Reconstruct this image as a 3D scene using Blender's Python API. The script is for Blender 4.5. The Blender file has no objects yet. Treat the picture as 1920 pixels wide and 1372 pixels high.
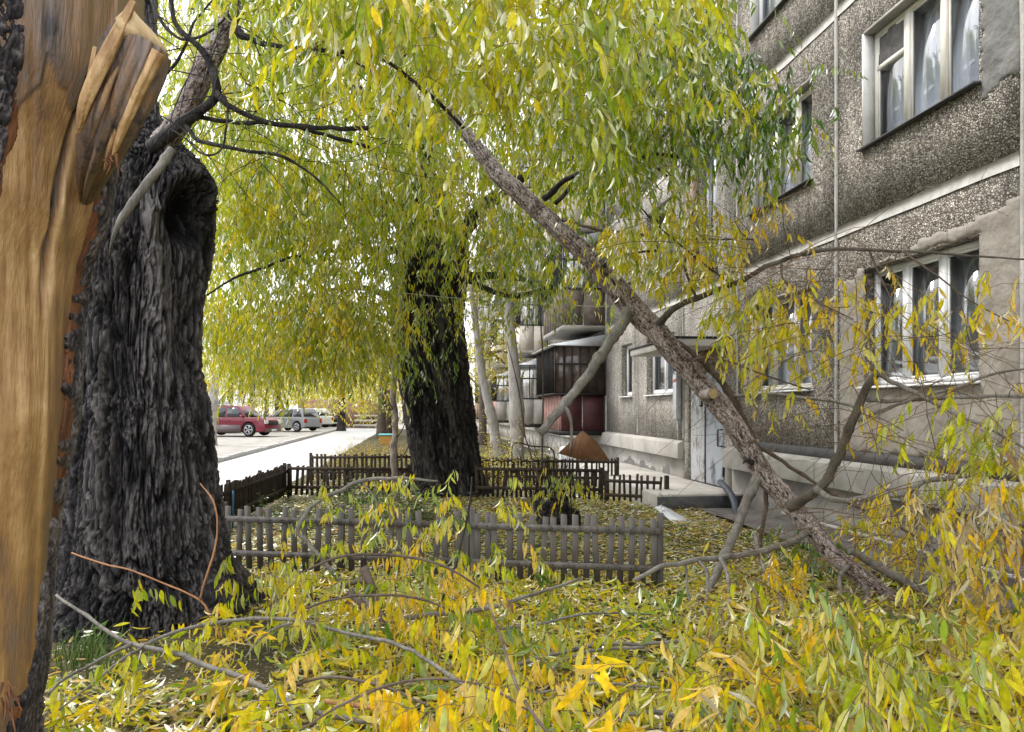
import bpy, math, random
import numpy as np
from mathutils import Vector, Matrix

random.seed(7)
RNG = np.random.default_rng(11)
SC = bpy.context.scene
COL = SC.collection

# ------------------------------------------------------------------ camera
FPX, EYE, HZN = 1400.0, 1.62, 765.0
YAW = math.atan(175 / 1400)
CY, SY = math.cos(YAW), math.sin(YAW)
cam_data = bpy.data.cameras.new('camera')
cam = bpy.data.objects.new('camera', cam_data)
COL.objects.link(cam)
cam.location = (0, 0, EYE)
cam.rotation_euler = (math.radians(90), 0, -YAW)
cam_data.sensor_width = 36
cam_data.lens = FPX / 1920 * 36
cam_data.shift_y = (HZN - 686) / 1920
cam_data.clip_start = 0.1
cam_data.clip_end = 1500
SC.camera = cam

# ------------------------------------------------------------------ world, sun, exposure
SUN_EL, SUN_AZ = math.radians(52), math.radians(-50)      # azimuth from +Y towards +X
world = bpy.data.worlds.new('World')
SC.world = world
world.use_nodes = True
wn, wl = world.node_tree.nodes, world.node_tree.links
bg = wn['Background']
sky = wn.new('ShaderNodeTexSky')
sky.sky_type = 'NISHITA'
sky.sun_disc = False
sky.sun_elevation = SUN_EL
sky.sun_rotation = SUN_AZ
sky.air_density = 1.0
sky.dust_density = 3.0
tc = wn.new('ShaderNodeTexCoord')
nz = wn.new('ShaderNodeTexNoise')
nz.inputs['Scale'].default_value = 2.2
nz.inputs['Detail'].default_value = 5
rmp = wn.new('ShaderNodeValToRGB')
rmp.color_ramp.elements[0].position = 0.3
rmp.color_ramp.elements[0].color = (0.76, 0.78, 0.81, 1)
rmp.color_ramp.elements[1].position = 0.75
rmp.color_ramp.elements[1].color = (1.0, 1.0, 1.0, 1)
mx = wn.new('ShaderNodeMixRGB')
mx.inputs['Fac'].default_value = 0.88
wl.new(tc.outputs['Generated'], nz.inputs['Vector'])
wl.new(nz.outputs['Fac'], rmp.inputs['Fac'])
wl.new(sky.outputs['Color'], mx.inputs['Color1'])
scl = wn.new('ShaderNodeVectorMath'); scl.operation = 'SCALE'; scl.inputs['Scale'].default_value = 13.0
wl.new(rmp.outputs['Color'], scl.inputs[0])
wl.new(scl.outputs[0], mx.inputs['Color2'])
wl.new(mx.outputs['Color'], bg.inputs['Color'])
bg.inputs['Strength'].default_value = 0.12

sd = bpy.data.lights.new('sun', 'SUN')
sd.energy = 1.5
sd.angle = math.radians(14)
sd.color = (1.0, 0.96, 0.9)
sun = bpy.data.objects.new('sun', sd)
COL.objects.link(sun)
sdir = Vector((math.sin(SUN_AZ) * math.cos(SUN_EL), math.cos(SUN_AZ) * math.cos(SUN_EL), math.sin(SUN_EL)))
sun.rotation_euler = sdir.to_track_quat('Z', 'Y').to_euler()
sun.location = (-10, 10, 30)

SC.view_settings.view_transform = 'Standard'
SC.view_settings.look = 'None'
SC.view_settings.gamma = 1.0
SC.view_settings.use_curve_mapping = False
SC.view_settings.exposure = 0.95
SC.render.engine = 'CYCLES'
cy = SC.cycles
cy.max_bounces = 6
cy.diffuse_bounces = 3
cy.glossy_bounces = 3
cy.transmission_bounces = 4
cy.transparent_max_bounces = 8
cy.use_denoising = True
cy.sample_clamp_indirect = 6
cy.caustics_reflective = False
cy.caustics_refractive = False

# ------------------------------------------------------------------ geometry of the place
def P(u, v, D):
    """a point of the place from its bearing in the photograph (1920 px wide) and its real distance in metres"""
    cx = (u - 960) / FPX * D
    return np.array([cx * CY + D * SY, -cx * SY + D * CY, EYE - (v - HZN) / FPX * D])

def G(u, v, z=0.0):
    D = FPX * (EYE - z) / (v - HZN)
    return P(u, v, D)

def proj(pts):
    pts = np.asarray(pts, float)
    D = pts[..., 0] * SY + pts[..., 1] * CY
    cx = pts[..., 0] * CY - pts[..., 1] * SY
    Ds = np.where(np.abs(D) < 1e-3, 1e-3, D)
    return 960 + FPX * cx / Ds, HZN - FPX * (pts[..., 2] - EYE) / Ds, D

# ------------------------------------------------------------------ noise
def _h(ix, iy, iz, seed):
    x = (ix.astype(np.int64) * 73856093) ^ (iy.astype(np.int64) * 19349663) ^ (iz.astype(np.int64) * 83492791) ^ (seed * 2654435)
    x = (x ^ (x >> 13)) * 1274126177
    x = (x ^ (x >> 16)) & 0x7fffffff
    x = (x * 48271) % 2147483647
    return x / 2147483647.0

def vnoise(x, y, z=None, seed=0):
    x = np.asarray(x, float); y = np.asarray(y, float)
    z = np.zeros_like(x) if z is None else np.asarray(z, float)
    ix, iy, iz = np.floor(x), np.floor(y), np.floor(z)
    fx, fy, fz = x - ix, y - iy, z - iz
    fx, fy, fz = [t * t * (3 - 2 * t) for t in (fx, fy, fz)]
    r = 0
    for a in (0, 1):
        for b in (0, 1):
            for c in (0, 1):
                w = (fx if a else 1 - fx) * (fy if b else 1 - fy) * (fz if c else 1 - fz)
                r = r + w * _h(ix + a, iy + b, iz + c, seed)
    return r * 2 - 1

def fbm(x, y, z=None, seed=0, o=4):
    r = 0; a = 0.5; s = 1.0
    for i in range(o):
        r = r + a * vnoise(x * s, y * s, None if z is None else z * s, seed + i * 17)
        a *= 0.5; s *= 2.03
    return r

def cells(x, y, seed=0):
    ix, iy = np.floor(x), np.floor(y)
    f1 = np.full(x.shape, 9.0); f2 = np.full(x.shape, 9.0); idv = np.zeros(x.shape)
    for a in (-1, 0, 1):
        for b in (-1, 0, 1):
            cx, cyy = ix + a, iy + b
            px = cx + 0.1 + 0.8 * _h(cx, cyy, cx * 0, seed + 1)
            py = cyy + 0.1 + 0.8 * _h(cx, cyy, cx * 0, seed + 2)
            d = np.sqrt((px - x) ** 2 + (py - y) ** 2)
            hid = _h(cx, cyy, cx * 0, seed + 3)
            nf2 = np.where(d < f1, f1, np.minimum(f2, d))
            idv = np.where(d < f1, hid, idv)
            f1 = np.minimum(f1, d)
            f2 = nf2
    return f1, f2, idv

def sstep(a, b, x):
    t = np.clip((x - a) / (b - a), 0, 1)
    return t * t * (3 - 2 * t)

# ------------------------------------------------------------------ objects
ROOTLOC = {}
def new_mesh(name, verts, polys, attrs=None, smooth=False, mats=None, midx=None):
    """polys: list of int arrays (n,k) - mixed sizes allowed as a list"""
    me = bpy.data.meshes.new(name)
    verts = np.asarray(verts, np.float32).reshape(-1, 3)
    if not isinstance(polys, (list, tuple)):
        polys = [polys]
    if polys and not isinstance(polys[0], np.ndarray):
        by = {}
        for p in polys:
            by.setdefault(len(p), []).append(p)
        polys = [np.array(v, np.int32) for v in by.values()]
    polys = [p for p in polys if len(p)]
    nl = sum(p.size for p in polys); nf = sum(len(p) for p in polys)
    me.vertices.add(len(verts)); me.vertices.foreach_set('co', verts.ravel())
    me.loops.add(nl); me.polygons.add(nf)
    loops = np.concatenate([p.ravel() for p in polys]).astype(np.int32)
    tot = np.concatenate([np.full(len(p), p.shape[1], np.int32) for p in polys])
    start = np.concatenate([[0], np.cumsum(tot)[:-1]]).astype(np.int32)
    me.loops.foreach_set('vertex_index', loops)
    me.polygons.foreach_set('loop_start', start)
    me.polygons.foreach_set('loop_total', tot)
    if smooth:
        me.polygons.foreach_set('use_smooth', np.ones(nf, bool))
    if attrs:
        for k, a in attrs.items():
            at = me.attributes.new(k, 'FLOAT', 'POINT')
            at.data.foreach_set('value', np.asarray(a, np.float32).ravel())
    me.update(calc_edges=True)
    return me

def base_of(parent):
    return ROOTLOC.get(parent.name, np.zeros(3)) if parent is not None else np.zeros(3)

def link(name, me, mat=None, parent=None, loc=None, label=None, cat=None, group=None, kind=None):
    o = bpy.data.objects.new(name, me)
    COL.objects.link(o)
    if mat is not None and me is not None and len(me.materials) == 0:
        for m in (mat if isinstance(mat, (list, tuple)) else [mat]):
            me.materials.append(m)
    if parent is not None:
        o.parent = parent
        ROOTLOC[o.name] = base_of(parent)
    if loc is not None:
        o.location = loc
    if label: o['label'] = label
    if cat: o['category'] = cat
    if group: o['group'] = group
    if kind: o['kind'] = kind
    return o

def part(name, verts, polys, mat, parent=None, smooth=False, attrs=None, **kw):
    """mesh given in world coordinates, hung under its thing"""
    b = base_of(parent)
    me = new_mesh(name, np.asarray(verts, float).reshape(-1, 3) - b, polys, attrs, smooth)
    return link(name, me, mat, parent, **kw)

def thing(name, loc, label, cat, group=None):
    o = bpy.data.objects.new(name, None)
    COL.objects.link(o)
    o.empty_display_size = 0.2
    o.location = loc
    ROOTLOC[o.name] = np.array(loc, float)
    o['label'] = label; o['category'] = cat
    if group: o['group'] = group
    return o

class MB:
    """collects boxes, prisms and tubes as one mesh"""
    def __init__(s): s.v = []; s.f = []; s.n = 0
    def add(s, v, f):
        v = np.asarray(v, float).reshape(-1, 3)
        s.v.append(v); s.f += [tuple(int(i) + s.n for i in q) for q in f]; s.n += len(v)
        return s
    def box(s, a, b, M=None):
        a = np.minimum(a, b); b2 = np.maximum(a, b); a2 = np.array(a, float)
        x0, y0, z0 = a2; x1, y1, z1 = np.maximum(b2, a2)
        v = np.array([(x0,y0,z0),(x1,y0,z0),(x1,y1,z0),(x0,y1,z0),(x0,y0,z1),(x1,y0,z1),(x1,y1,z1),(x0,y1,z1)], float)
        if M is not None: v = v @ M[:3, :3].T + M[:3, 3]
        return s.add(v, [(3,2,1,0),(4,5,6,7),(0,1,5,4),(1,2,6,5),(2,3,7,6),(3,0,4,7)])
    def prism(s, poly, axis, a, b):
        """poly of 2-D points extruded from a to b along axis"""
        n = len(poly); v = []
        for t in (a, b):
            for p in poly:
                q = [0, 0, 0]; k = [i for i in range(3) if i != axis]
                q[k[0]], q[k[1]], q[axis] = p[0], p[1], t
                v.append(q)
        f = [tuple(range(n))[::-1], tuple(range(n, 2 * n))] + [(i, (i + 1) % n, n + (i + 1) % n, n + i) for i in range(n)]
        return s.add(v, f)
    def tube(s, pts, rad, n=8, cap=True):
        v, f, _ = tube_np(pts, rad, n, cap)
        return s.add(v, f)
    def lathe(s, c, axis, prof, n=20):
        """prof: list of (offset along axis, radius)"""
        k = [i for i in range(3) if i != axis]; v = []
        for o_, r in prof:
            for i in range(n):
                q = [0, 0, 0]; t = 2 * math.pi * i / n
                q[axis] = c[axis] + o_; q[k[0]] = c[k[0]] + r * math.cos(t); q[k[1]] = c[k[1]] + r * math.sin(t)
                v.append(q)
        f = [(j * n + i, j * n + (i + 1) % n, (j + 1) * n + (i + 1) % n, (j + 1) * n + i) for j in range(len(prof) - 1) for i in range(n)]
        f.append(tuple(range(n))[::-1]); f.append(tuple(range((len(prof) - 1) * n, len(prof) * n)))
        return s.add(v, f)
    def build(s, name, mat, parent=None, bevel=0, smooth=False, **kw):
        o = part(name, np.concatenate(s.v), s.f, mat, parent, smooth, **kw)
        if bevel:
            m = o.modifiers.new('bevel', 'BEVEL'); m.width = bevel; m.segments = 2; m.limit_method = 'ANGLE'
        return o

def resample(pts, step=None, n=None):
    """Catmull-Rom through pts (k,d) -> evenly spaced"""
    pts = np.asarray(pts, float)
    if len(pts) == 2:
        k = n or max(2, int(np.linalg.norm(pts[1] - pts[0]) / step) + 1)
        t = np.linspace(0, 1, k)[:, None]
        return pts[0] * (1 - t) + pts[1] * t
    e = np.vstack([2 * pts[0] - pts[1], pts, 2 * pts[-1] - pts[-2]])
    out = []
    for i in range(1, len(e) - 2):
        t = np.linspace(0, 1, 12, endpoint=False)[:, None]
        p0, p1, p2, p3 = e[i - 1], e[i], e[i + 1], e[i + 2]
        out.append(0.5 * ((2 * p1) + (-p0 + p2) * t + (2 * p0 - 5 * p1 + 4 * p2 - p3) * t ** 2 + (-p0 + 3 * p1 - 3 * p2 + p3) * t ** 3))
    out = np.vstack(out + [pts[-1:]])
    L = np.concatenate([[0], np.cumsum(np.linalg.norm(np.diff(out[:, :3], axis=0), axis=1))])
    k = n or max(3, int(L[-1] / step) + 1)
    q = np.linspace(0, L[-1], k)
    return np.stack([np.interp(q, L, out[:, j]) for j in range(out.shape[1])], 1)

def frames(pts):
    d = np.gradient(pts, axis=0); d /= np.linalg.norm(d, axis=1)[:, None] + 1e-9
    ref = np.array([0, 0, 1.0]) if abs(d[0][2]) < 0.9 else np.array([0, 1.0, 0])
    a = np.cross(d[0], ref); a /= np.linalg.norm(a)
    A = []
    for t in d:
        a = a - t * a.dot(t); a /= np.linalg.norm(a) + 1e-9
        A.append(a)
    A = np.array(A); B = np.cross(d, A)
    return d, A, B

def tube_np(pts, rad, n=8, cap=True, disp=None):
    pts = np.asarray(pts, float); m = len(pts)
    rad = np.broadcast_to(np.asarray(rad, float), (m,))
    d, A, B = frames(pts)
    th = np.linspace(0, 2 * math.pi, n, endpoint=False)
    L = np.concatenate([[0], np.cumsum(np.linalg.norm(np.diff(pts, axis=0), axis=1))])
    R = np.repeat(rad[:, None], n, 1)
    ridge = np.zeros_like(R)
    if disp is not None:
        dd, ridge = disp(th[None, :] * np.ones((m, 1)), L[:, None] * np.ones((1, n)), R)
        R = R + dd
    v = pts[:, None] + R[..., None] * (np.cos(th)[None, :, None] * A[:, None] + np.sin(th)[None, :, None] * B[:, None])
    v = v.reshape(-1, 3)
    i = np.arange(m - 1)[:, None] * n; j = np.arange(n)[None]; j2 = (j + 1) % n
    q = np.stack([i + j, i + j2, i + n + j2, i + n + j], -1).reshape(-1, 4)
    f = [tuple(x) for x in q]
    if cap:
        f.append(tuple(range(n))[::-1]); f.append(tuple(range((m - 1) * n, m * n)))
    return v, f, ridge.ravel()

# ------------------------------------------------------------------ materials
def mat(name, col=(0.5, 0.5, 0.5), rough=0.8, noise=None, metal=0.0, bump=None, spec=0.3, stretch=(1, 1, 1), coat=0):
    """noise: (scale, colour2[, lo, hi]); bump: (scale, strength)"""
    m = bpy.data.materials.new(name); m.use_nodes = True
    n, l = m.node_tree.nodes, m.node_tree.links
    b = n['Principled BSDF']
    b.inputs['Base Color'].default_value = (*col, 1)
    b.inputs['Roughness'].default_value = rough
    b.inputs['Metallic'].default_value = metal
    b.inputs['Specular IOR Level'].default_value = spec
    if coat: b.inputs['Coat Weight'].default_value = coat
    t = n.new('ShaderNodeTexCoord'); mp = n.new('ShaderNodeMapping')
    mp.inputs['Scale'].default_value = stretch
    l.new(t.outputs['Object'], mp.inputs['Vector'])
    m['map'] = mp.name
    if noise:
        x = n.new('ShaderNodeTexNoise'); x.inputs['Scale'].default_value = noise[0]
        x.inputs['Detail'].default_value = 6; x.inputs['Roughness'].default_value = 0.65
        l.new(mp.outputs['Vector'], x.inputs['Vector'])
        r = n.new('ShaderNodeValToRGB')
        lo, hi = (noise[2], noise[3]) if len(noise) > 2 else (0.35, 0.65)
        r.color_ramp.elements[0].position = lo; r.color_ramp.elements[0].color = (*col, 1)
        r.color_ramp.elements[1].position = hi; r.color_ramp.elements[1].color = (*noise[1], 1)
        l.new(x.outputs['Fac'], r.inputs['Fac']); l.new(r.outputs['Color'], b.inputs['Base Color'])
    if bump:
        x = n.new('ShaderNodeTexNoise'); x.inputs['Scale'].default_value = bump[0]; x.inputs['Detail'].default_value = 5
        l.new(mp.outputs['Vector'], x.inputs['Vector'])
        bp = n.new('ShaderNodeBump'); bp.inputs['Strength'].default_value = bump[1]
        bp.inputs['Distance'].default_value = bump[2] if len(bump) > 2 else 0.02
        l.new(x.outputs['Fac'], bp.inputs['Height']); l.new(bp.outputs['Normal'], b.inputs['Normal'])
    return m

def ramp(n, stops, interp='LINEAR'):
    r = n.new('ShaderNodeValToRGB'); e = r.color_ramp.elements
    r.color_ramp.interpolation = interp
    e[0].position, e[0].color = stops[0][0], (*stops[0][1], 1)
    e[1].position, e[1].color = stops[-1][0], (*stops[-1][1], 1)
    for p, c in stops[1:-1]:
        q = e.new(p); q.color = (*c, 1)
    return r

def mat_leaf():
    m = bpy.data.materials.new('leaf'); m.use_nodes = True
    n, l = m.node_tree.nodes, m.node_tree.links
    n.remove(n['Principled BSDF']); out = n['Material Output']
    a = n.new('ShaderNodeAttribute'); a.attribute_name = 'hue'
    r = ramp(n, [(0.0, (0.03, 0.085, 0.014)), (0.22, (0.09, 0.20, 0.018)), (0.42, (0.30, 0.41, 0.018)), (0.6, (0.64, 0.61, 0.02)),
                 (0.74, (0.82, 0.62, 0.015)), (0.86, (0.86, 0.52, 0.01)), (0.93, (0.70, 0.60, 0.34)), (1.0, (0.26, 0.13, 0.05))])
    l.new(a.outputs['Fac'], r.inputs['Fac'])
    geo = n.new('ShaderNodeNewGeometry')
    t = n.new('ShaderNodeTexNoise'); t.inputs['Scale'].default_value = 45
    l.new(geo.outputs['Position'], t.inputs['Vector'])
    hsv = n.new('ShaderNodeHueSaturation')
    vm = n.new('ShaderNodeMapRange'); vm.inputs[1].default_value = .3; vm.inputs[2].default_value = .7; vm.inputs[3].default_value = .75; vm.inputs[4].default_value = 1.2
    l.new(t.outputs['Fac'], vm.inputs[0]); l.new(vm.outputs[0], hsv.inputs['Value'])
    l.new(r.outputs['Color'], hsv.inputs['Color'])
    under = n.new('ShaderNodeMixRGB'); under.inputs['Color2'].default_value = (0.50, 0.57, 0.46, 1)
    mul = n.new('ShaderNodeMath'); mul.operation = 'MULTIPLY'; mul.inputs[1].default_value = 0.32
    l.new(geo.outputs['Backfacing'], mul.inputs[0]); l.new(mul.outputs[0], under.inputs['Fac'])
    l.new(hsv.outputs['Color'], under.inputs['Color1'])
    d = n.new('ShaderNodeBsdfDiffuse'); tr = n.new('ShaderNodeBsdfTranslucent'); g = n.new('ShaderNodeBsdfGlossy')
    g.inputs['Roughness'].default_value = 0.45; g.inputs['Color'].default_value = (1, 1, 1, 1)
    l.new(under.outputs['Color'], d.inputs['Color']); l.new(hsv.outputs['Color'], tr.inputs['Color'])
    m1 = n.new('ShaderNodeMixShader'); m1.inputs[0].default_value = 0.48
    l.new(d.outputs[0], m1.inputs[1]); l.new(tr.outputs[0], m1.inputs[2])
    fr = n.new('ShaderNodeFresnel'); fr.inputs['IOR'].default_value = 1.4
    m2 = n.new('ShaderNodeMixShader')
    fm = n.new('ShaderNodeMath'); fm.operation = 'MULTIPLY'; fm.inputs[1].default_value = 0.28
    l.new(fr.outputs[0], fm.inputs[0]); l.new(fm.outputs[0], m2.inputs[0]); l.new(m1.outputs[0], m2.inputs[1]); l.new(g.outputs[0], m2.inputs[2])
    l.new(m2.outputs[0], out.inputs['Surface'])
    return m

def mat_bark(name, dark, mid, light, scale=14.0, bump=0.6):
    m = bpy.data.materials.new(name); m.use_nodes = True
    n, l = m.node_tree.nodes, m.node_tree.links
    b = n['Principled BSDF']; b.inputs['Roughness'].default_value = 0.85; b.inputs['Specular IOR Level'].default_value = 0.25
    a = n.new('ShaderNodeAttribute'); a.attribute_name = 'ridge'
    t = n.new('ShaderNodeTexCoord'); mp = n.new('ShaderNodeMapping'); mp.inputs['Scale'].default_value = (1, 1, 0.22)
    l.new(t.outputs['Object'], mp.inputs['Vector'])
    x = n.new('ShaderNodeTexNoise'); x.inputs['Scale'].default_value = scale; x.inputs['Detail'].default_value = 8; x.inputs['Roughness'].default_value = .7
    l.new(mp.outputs['Vector'], x.inputs['Vector'])
    ad = n.new('ShaderNodeMath'); ad.operation = 'MULTIPLY_ADD'; ad.inputs[1].default_value = 0.9; ad.inputs[2].default_value = -0.42
    l.new(x.outputs['Fac'], ad.inputs[0])
    s = n.new('ShaderNodeMath'); s.operation = 'ADD'
    l.new(ad.outputs[0], s.inputs[0]); l.new(a.outputs['Fac'], s.inputs[1])
    r = ramp(n, [(0.14, dark), (0.44, mid), (0.88, light)])  # weathered ridge tops paler; furrow shade and lit ridge faces put into colour
    l.new(s.outputs[0], r.inputs['Fac']); l.new(r.outputs['Color'], b.inputs['Base Color'])
    x2 = n.new('ShaderNodeTexNoise'); x2.inputs['Scale'].default_value = scale * 3; x2.inputs['Detail'].default_value = 5
    l.new(mp.outputs['Vector'], x2.inputs['Vector'])
    bp = n.new('ShaderNodeBump'); bp.inputs['Strength'].default_value = bump; bp.inputs['Distance'].default_value = 0.022
    l.new(x2.outputs['Fac'], bp.inputs['Height']); l.new(bp.outputs['Normal'], b.inputs['Normal'])
    return m

def mat_pebble(name, cols, scale=38.0, gap=0.32):
    m = bpy.data.materials.new(name); m.use_nodes = True
    n, l = m.node_tree.nodes, m.node_tree.links
    b = n['Principled BSDF']; b.inputs['Roughness'].default_value = 0.8; b.inputs['Specular IOR Level'].default_value = 0.3
    t = n.new('ShaderNodeTexCoord')
    warp = n.new('ShaderNodeTexNoise'); warp.inputs['Scale'].default_value = 25
    l.new(t.outputs['Object'], warp.inputs['Vector'])
    va = n.new('ShaderNodeVectorMath'); va.operation = 'SCALE'; va.inputs['Scale'].default_value = 0.03
    l.new(warp.outputs['Color'], va.inputs[0])
    vb = n.new('ShaderNodeVectorMath'); vb.operation = 'ADD'
    l.new(t.outputs['Object'], vb.inputs[0]); l.new(va.outputs[0], vb.inputs[1])
    v = n.new('ShaderNodeTexVoronoi'); v.inputs['Scale'].default_value = scale
    e = n.new('ShaderNodeTexVoronoi'); e.feature = 'DISTANCE_TO_EDGE'; e.inputs['Scale'].default_value = scale
    l.new(vb.outputs[0], v.inputs['Vector']); l.new(vb.outputs[0], e.inputs['Vector'])
    sp = n.new('ShaderNodeSeparateColor'); l.new(v.outputs['Color'], sp.inputs[0])
    r = ramp(n, cols)
    l.new(sp.outputs[0], r.inputs['Fac'])
    er = ramp(n, [(0.0, (gap, gap * .97, gap * .94)), (0.20, (1, 1, 1))])
    l.new(e.outputs['Distance'], er.inputs['Fac'])
    mu = n.new('ShaderNodeMixRGB'); mu.blend_type = 'MULTIPLY'; mu.inputs['Fac'].default_value = 1
    l.new(r.outputs['Color'], mu.inputs['Color1']); l.new(er.outputs['Color'], mu.inputs['Color2'])
    # large dirty areas
    big = n.new('ShaderNodeTexNoise'); big.inputs['Scale'].default_value = 0.9; big.inputs['Detail'].default_value = 6
    l.new(t.outputs['Object'], big.inputs['Vector'])
    br = ramp(n, [(0.35, (0.74, 0.73, 0.72)), (0.65, (1.08, 1.07, 1.05))])
    l.new(big.outputs['Fac'], br.inputs['Fac'])
    m2 = n.new('ShaderNodeMixRGB'); m2.blend_type = 'MULTIPLY'; m2.inputs['Fac'].default_value = 1
    ms = n.new('ShaderNodeMapping'); ms.inputs['Scale'].default_value = (1, 5.5, .35); l.new(t.outputs['Object'], ms.inputs['Vector'])
    st_ = n.new('ShaderNodeTexNoise'); st_.inputs['Scale'].default_value = 1.3; st_.inputs['Detail'].default_value = 6; l.new(ms.outputs['Vector'], st_.inputs['Vector'])
    sr = ramp(n, [(0.40, (0.78, 0.77, 0.75)), (0.60, (1.05, 1.05, 1.04))]); l.new(st_.outputs['Fac'], sr.inputs['Fac'])
    m0 = n.new('ShaderNodeMixRGB'); m0.blend_type = 'MULTIPLY'; m0.inputs['Fac'].default_value = .8
    l.new(mu.outputs['Color'], m0.inputs['Color1']); l.new(sr.outputs['Color'], m0.inputs['Color2'])
    l.new(m0.outputs['Color'], m2.inputs['Color1']); l.new(br.outputs['Color'], m2.inputs['Color2'])
    l.new(m2.outputs['Color'], b.inputs['Base Color'])
    hr = ramp(n, [(0.0, (0, 0, 0)), (0.3, (1, 1, 1))])
    l.new(e.outputs['Distance'], hr.inputs['Fac'])
    hm = n.new('ShaderNodeMath'); hm.operation = 'MULTIPLY'
    l.new(hr.outputs['Color'], hm.inputs[0])
    ha = n.new('ShaderNodeMath'); ha.operation = 'ADD'; ha.inputs[1].default_value = 0.45
    l.new(sp.outputs[1], ha.inputs[0]); l.new(ha.outputs[0], hm.inputs[1])
    bp = n.new('ShaderNodeBump'); bp.inputs['Strength'].default_value = 1.0; bp.inputs['Distance'].default_value = 0.02
    l.new(hm.outputs[0], bp.inputs['Height']); l.new(bp.outputs['Normal'], b.inputs['Normal'])
    return m

def mat_glass(name, tint=(0.93, 0.95, 0.96), refl=0.22):
    m = bpy.data.materials.new(name); m.use_nodes = True
    n, l = m.node_tree.nodes, m.node_tree.links
    n.remove(n['Principled BSDF']); out = n['Material Output']
    t = n.new('ShaderNodeBsdfTransparent'); t.inputs['Color'].default_value = (*tint, 1)
    g = n.new('ShaderNodeBsdfGlossy'); g.inputs['Roughness'].default_value = 0.015
    lw = n.new('ShaderNodeLayerWeight'); lw.inputs['Blend'].default_value = 0.18
    mr = n.new('ShaderNodeMapRange'); mr.inputs[3].default_value = refl; mr.inputs[4].default_value = 0.95
    l.new(lw.outputs['Fresnel'], mr.inputs[0])
    nz_ = n.new('ShaderNodeTexNoise'); nz_.inputs['Scale'].default_value = 3.0
    tcc = n.new('ShaderNodeTexCoord'); l.new(tcc.outputs['Object'], nz_.inputs['Vector'])
    bp = n.new('ShaderNodeBump'); bp.inputs['Strength'].default_value = 0.3; bp.inputs['Distance'].default_value = 0.01
    l.new(nz_.outputs['Fac'], bp.inputs['Height']); l.new(bp.outputs['Normal'], g.inputs['Normal'])
    x = n.new('ShaderNodeMixShader')
    gg = n.new('ShaderNodeNewGeometry'); inv = n.new('ShaderNodeMath'); inv.operation = 'SUBTRACT'; inv.inputs[0].default_value = 1
    l.new(gg.outputs['Backfacing'], inv.inputs[1])
    mm_ = n.new('ShaderNodeMath'); mm_.operation = 'MULTIPLY'; l.new(inv.outputs[0], mm_.inputs[0]); l.new(mr.outputs[0], mm_.inputs[1])
    l.new(mm_.outputs[0], x.inputs[0]); l.new(t.outputs[0], x.inputs[1]); l.new(g.outputs[0], x.inputs[2])
    l.new(x.outputs[0], out.inputs['Surface'])
    return m

M = {}
M['leaf'] = mat_leaf()
M['bark_dark'] = mat_bark('dark_bark', (0.006, 0.006, 0.007), (0.040, 0.037, 0.040), (0.20, 0.182, 0.182), scale=30, bump=1.0)
M['bark_olive'] = mat_bark('olive_bark', (0.03, 0.026, 0.02), (0.085, 0.075, 0.06), (0.18, 0.165, 0.14), scale=20, bump=.3)
M['bark_mid'] = mat_bark('black_bark', (0.006, 0.006, 0.006), (0.028, 0.025, 0.025), (0.14, 0.125, 0.118), scale=20, bump=1.0)
M['bark_limb'] = mat_bark('limb_bark', (0.03, 0.023, 0.02), (0.25, 0.20, 0.18), (0.66, 0.60, 0.57), scale=30)
M['bark_grey'] = mat_bark('smooth_grey_bark', (0.045, 0.04, 0.036), (0.17, 0.158, 0.14), (0.34, 0.32, 0.29), scale=30, bump=.6)
M['bark_brown'] = mat_bark('brown_twig_bark', (0.035, 0.026, 0.022), (0.10, 0.075, 0.06), (0.20, 0.16, 0.13), scale=25, bump=.2)
M['bark_pale'] = mat_bark('pale_bark', (0.12, 0.11, 0.10), (0.32, 0.30, 0.27), (0.55, 0.52, 0.48), scale=16, bump=.4)
M['twig'] = mat('twig', (0.07, 0.045, 0.035), 0.7, (9, (0.20, 0.13, 0.07)))
M['twig_orange'] = mat('orange_twig', (0.40, 0.20, 0.09), 0.6, (12, (0.30, 0.14, 0.07)))
M['cut'] = mat('cut_wood', (0.62, 0.47, 0.27), 0.8, (30, (0.45, 0.31, 0.16)))
M['soil'] = mat('soil', (0.028, 0.022, 0.019), 0.95, (5, (0.075, 0.06, 0.045)), bump=(30, .8, .03))
M['garden'] = mat('garden_earth', (0.035, 0.032, 0.018), 0.95, (2.5, (0.10, 0.085, 0.035)), bump=(25, .8, .03))
M['road'] = mat('pale_road', (0.36, 0.36, 0.36), 0.5, (0.8, (0.48, 0.48, 0.475)), bump=(60, .15), spec=.6)
M['parking'] = mat('parking_surface', (0.24, 0.225, 0.20), 0.85, (1.3, (0.38, 0.36, 0.33)), bump=(40, .4))
M['pavement'] = mat('wet_pavement', (0.09, 0.083, 0.077), 0.6, (2.0, (0.17, 0.155, 0.145)), bump=(30, .5), spec=.5)
M['kerb'] = mat('kerb_stone', (0.5, 0.49, 0.46), 0.85, (5, (0.35, 0.34, 0.32)))
M['peb_shaded'] = mat_pebble('shaded_pebbledash', [(0.0, (0.22, 0.188, 0.158)), (0.3, (0.38, 0.34, 0.295)), (0.65, (0.55, 0.50, 0.445)), (0.88, (0.74, 0.69, 0.62)), (1.0, (0.86, 0.81, 0.74))])
M['peb_lit'] = mat_pebble('lit_pebbledash', [(0.0, (0.36, 0.31, 0.27)), (0.3, (0.66, 0.61, 0.55)), (0.7, (0.88, 0.84, 0.78)), (1.0, (0.92, 0.89, 0.84))], gap=.27)
M['plaster'] = mat('grey_cement_plaster', (0.24, 0.215, 0.185), 0.9, (2.0, (0.36, 0.33, 0.29)), bump=(9, .8, .03))
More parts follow.
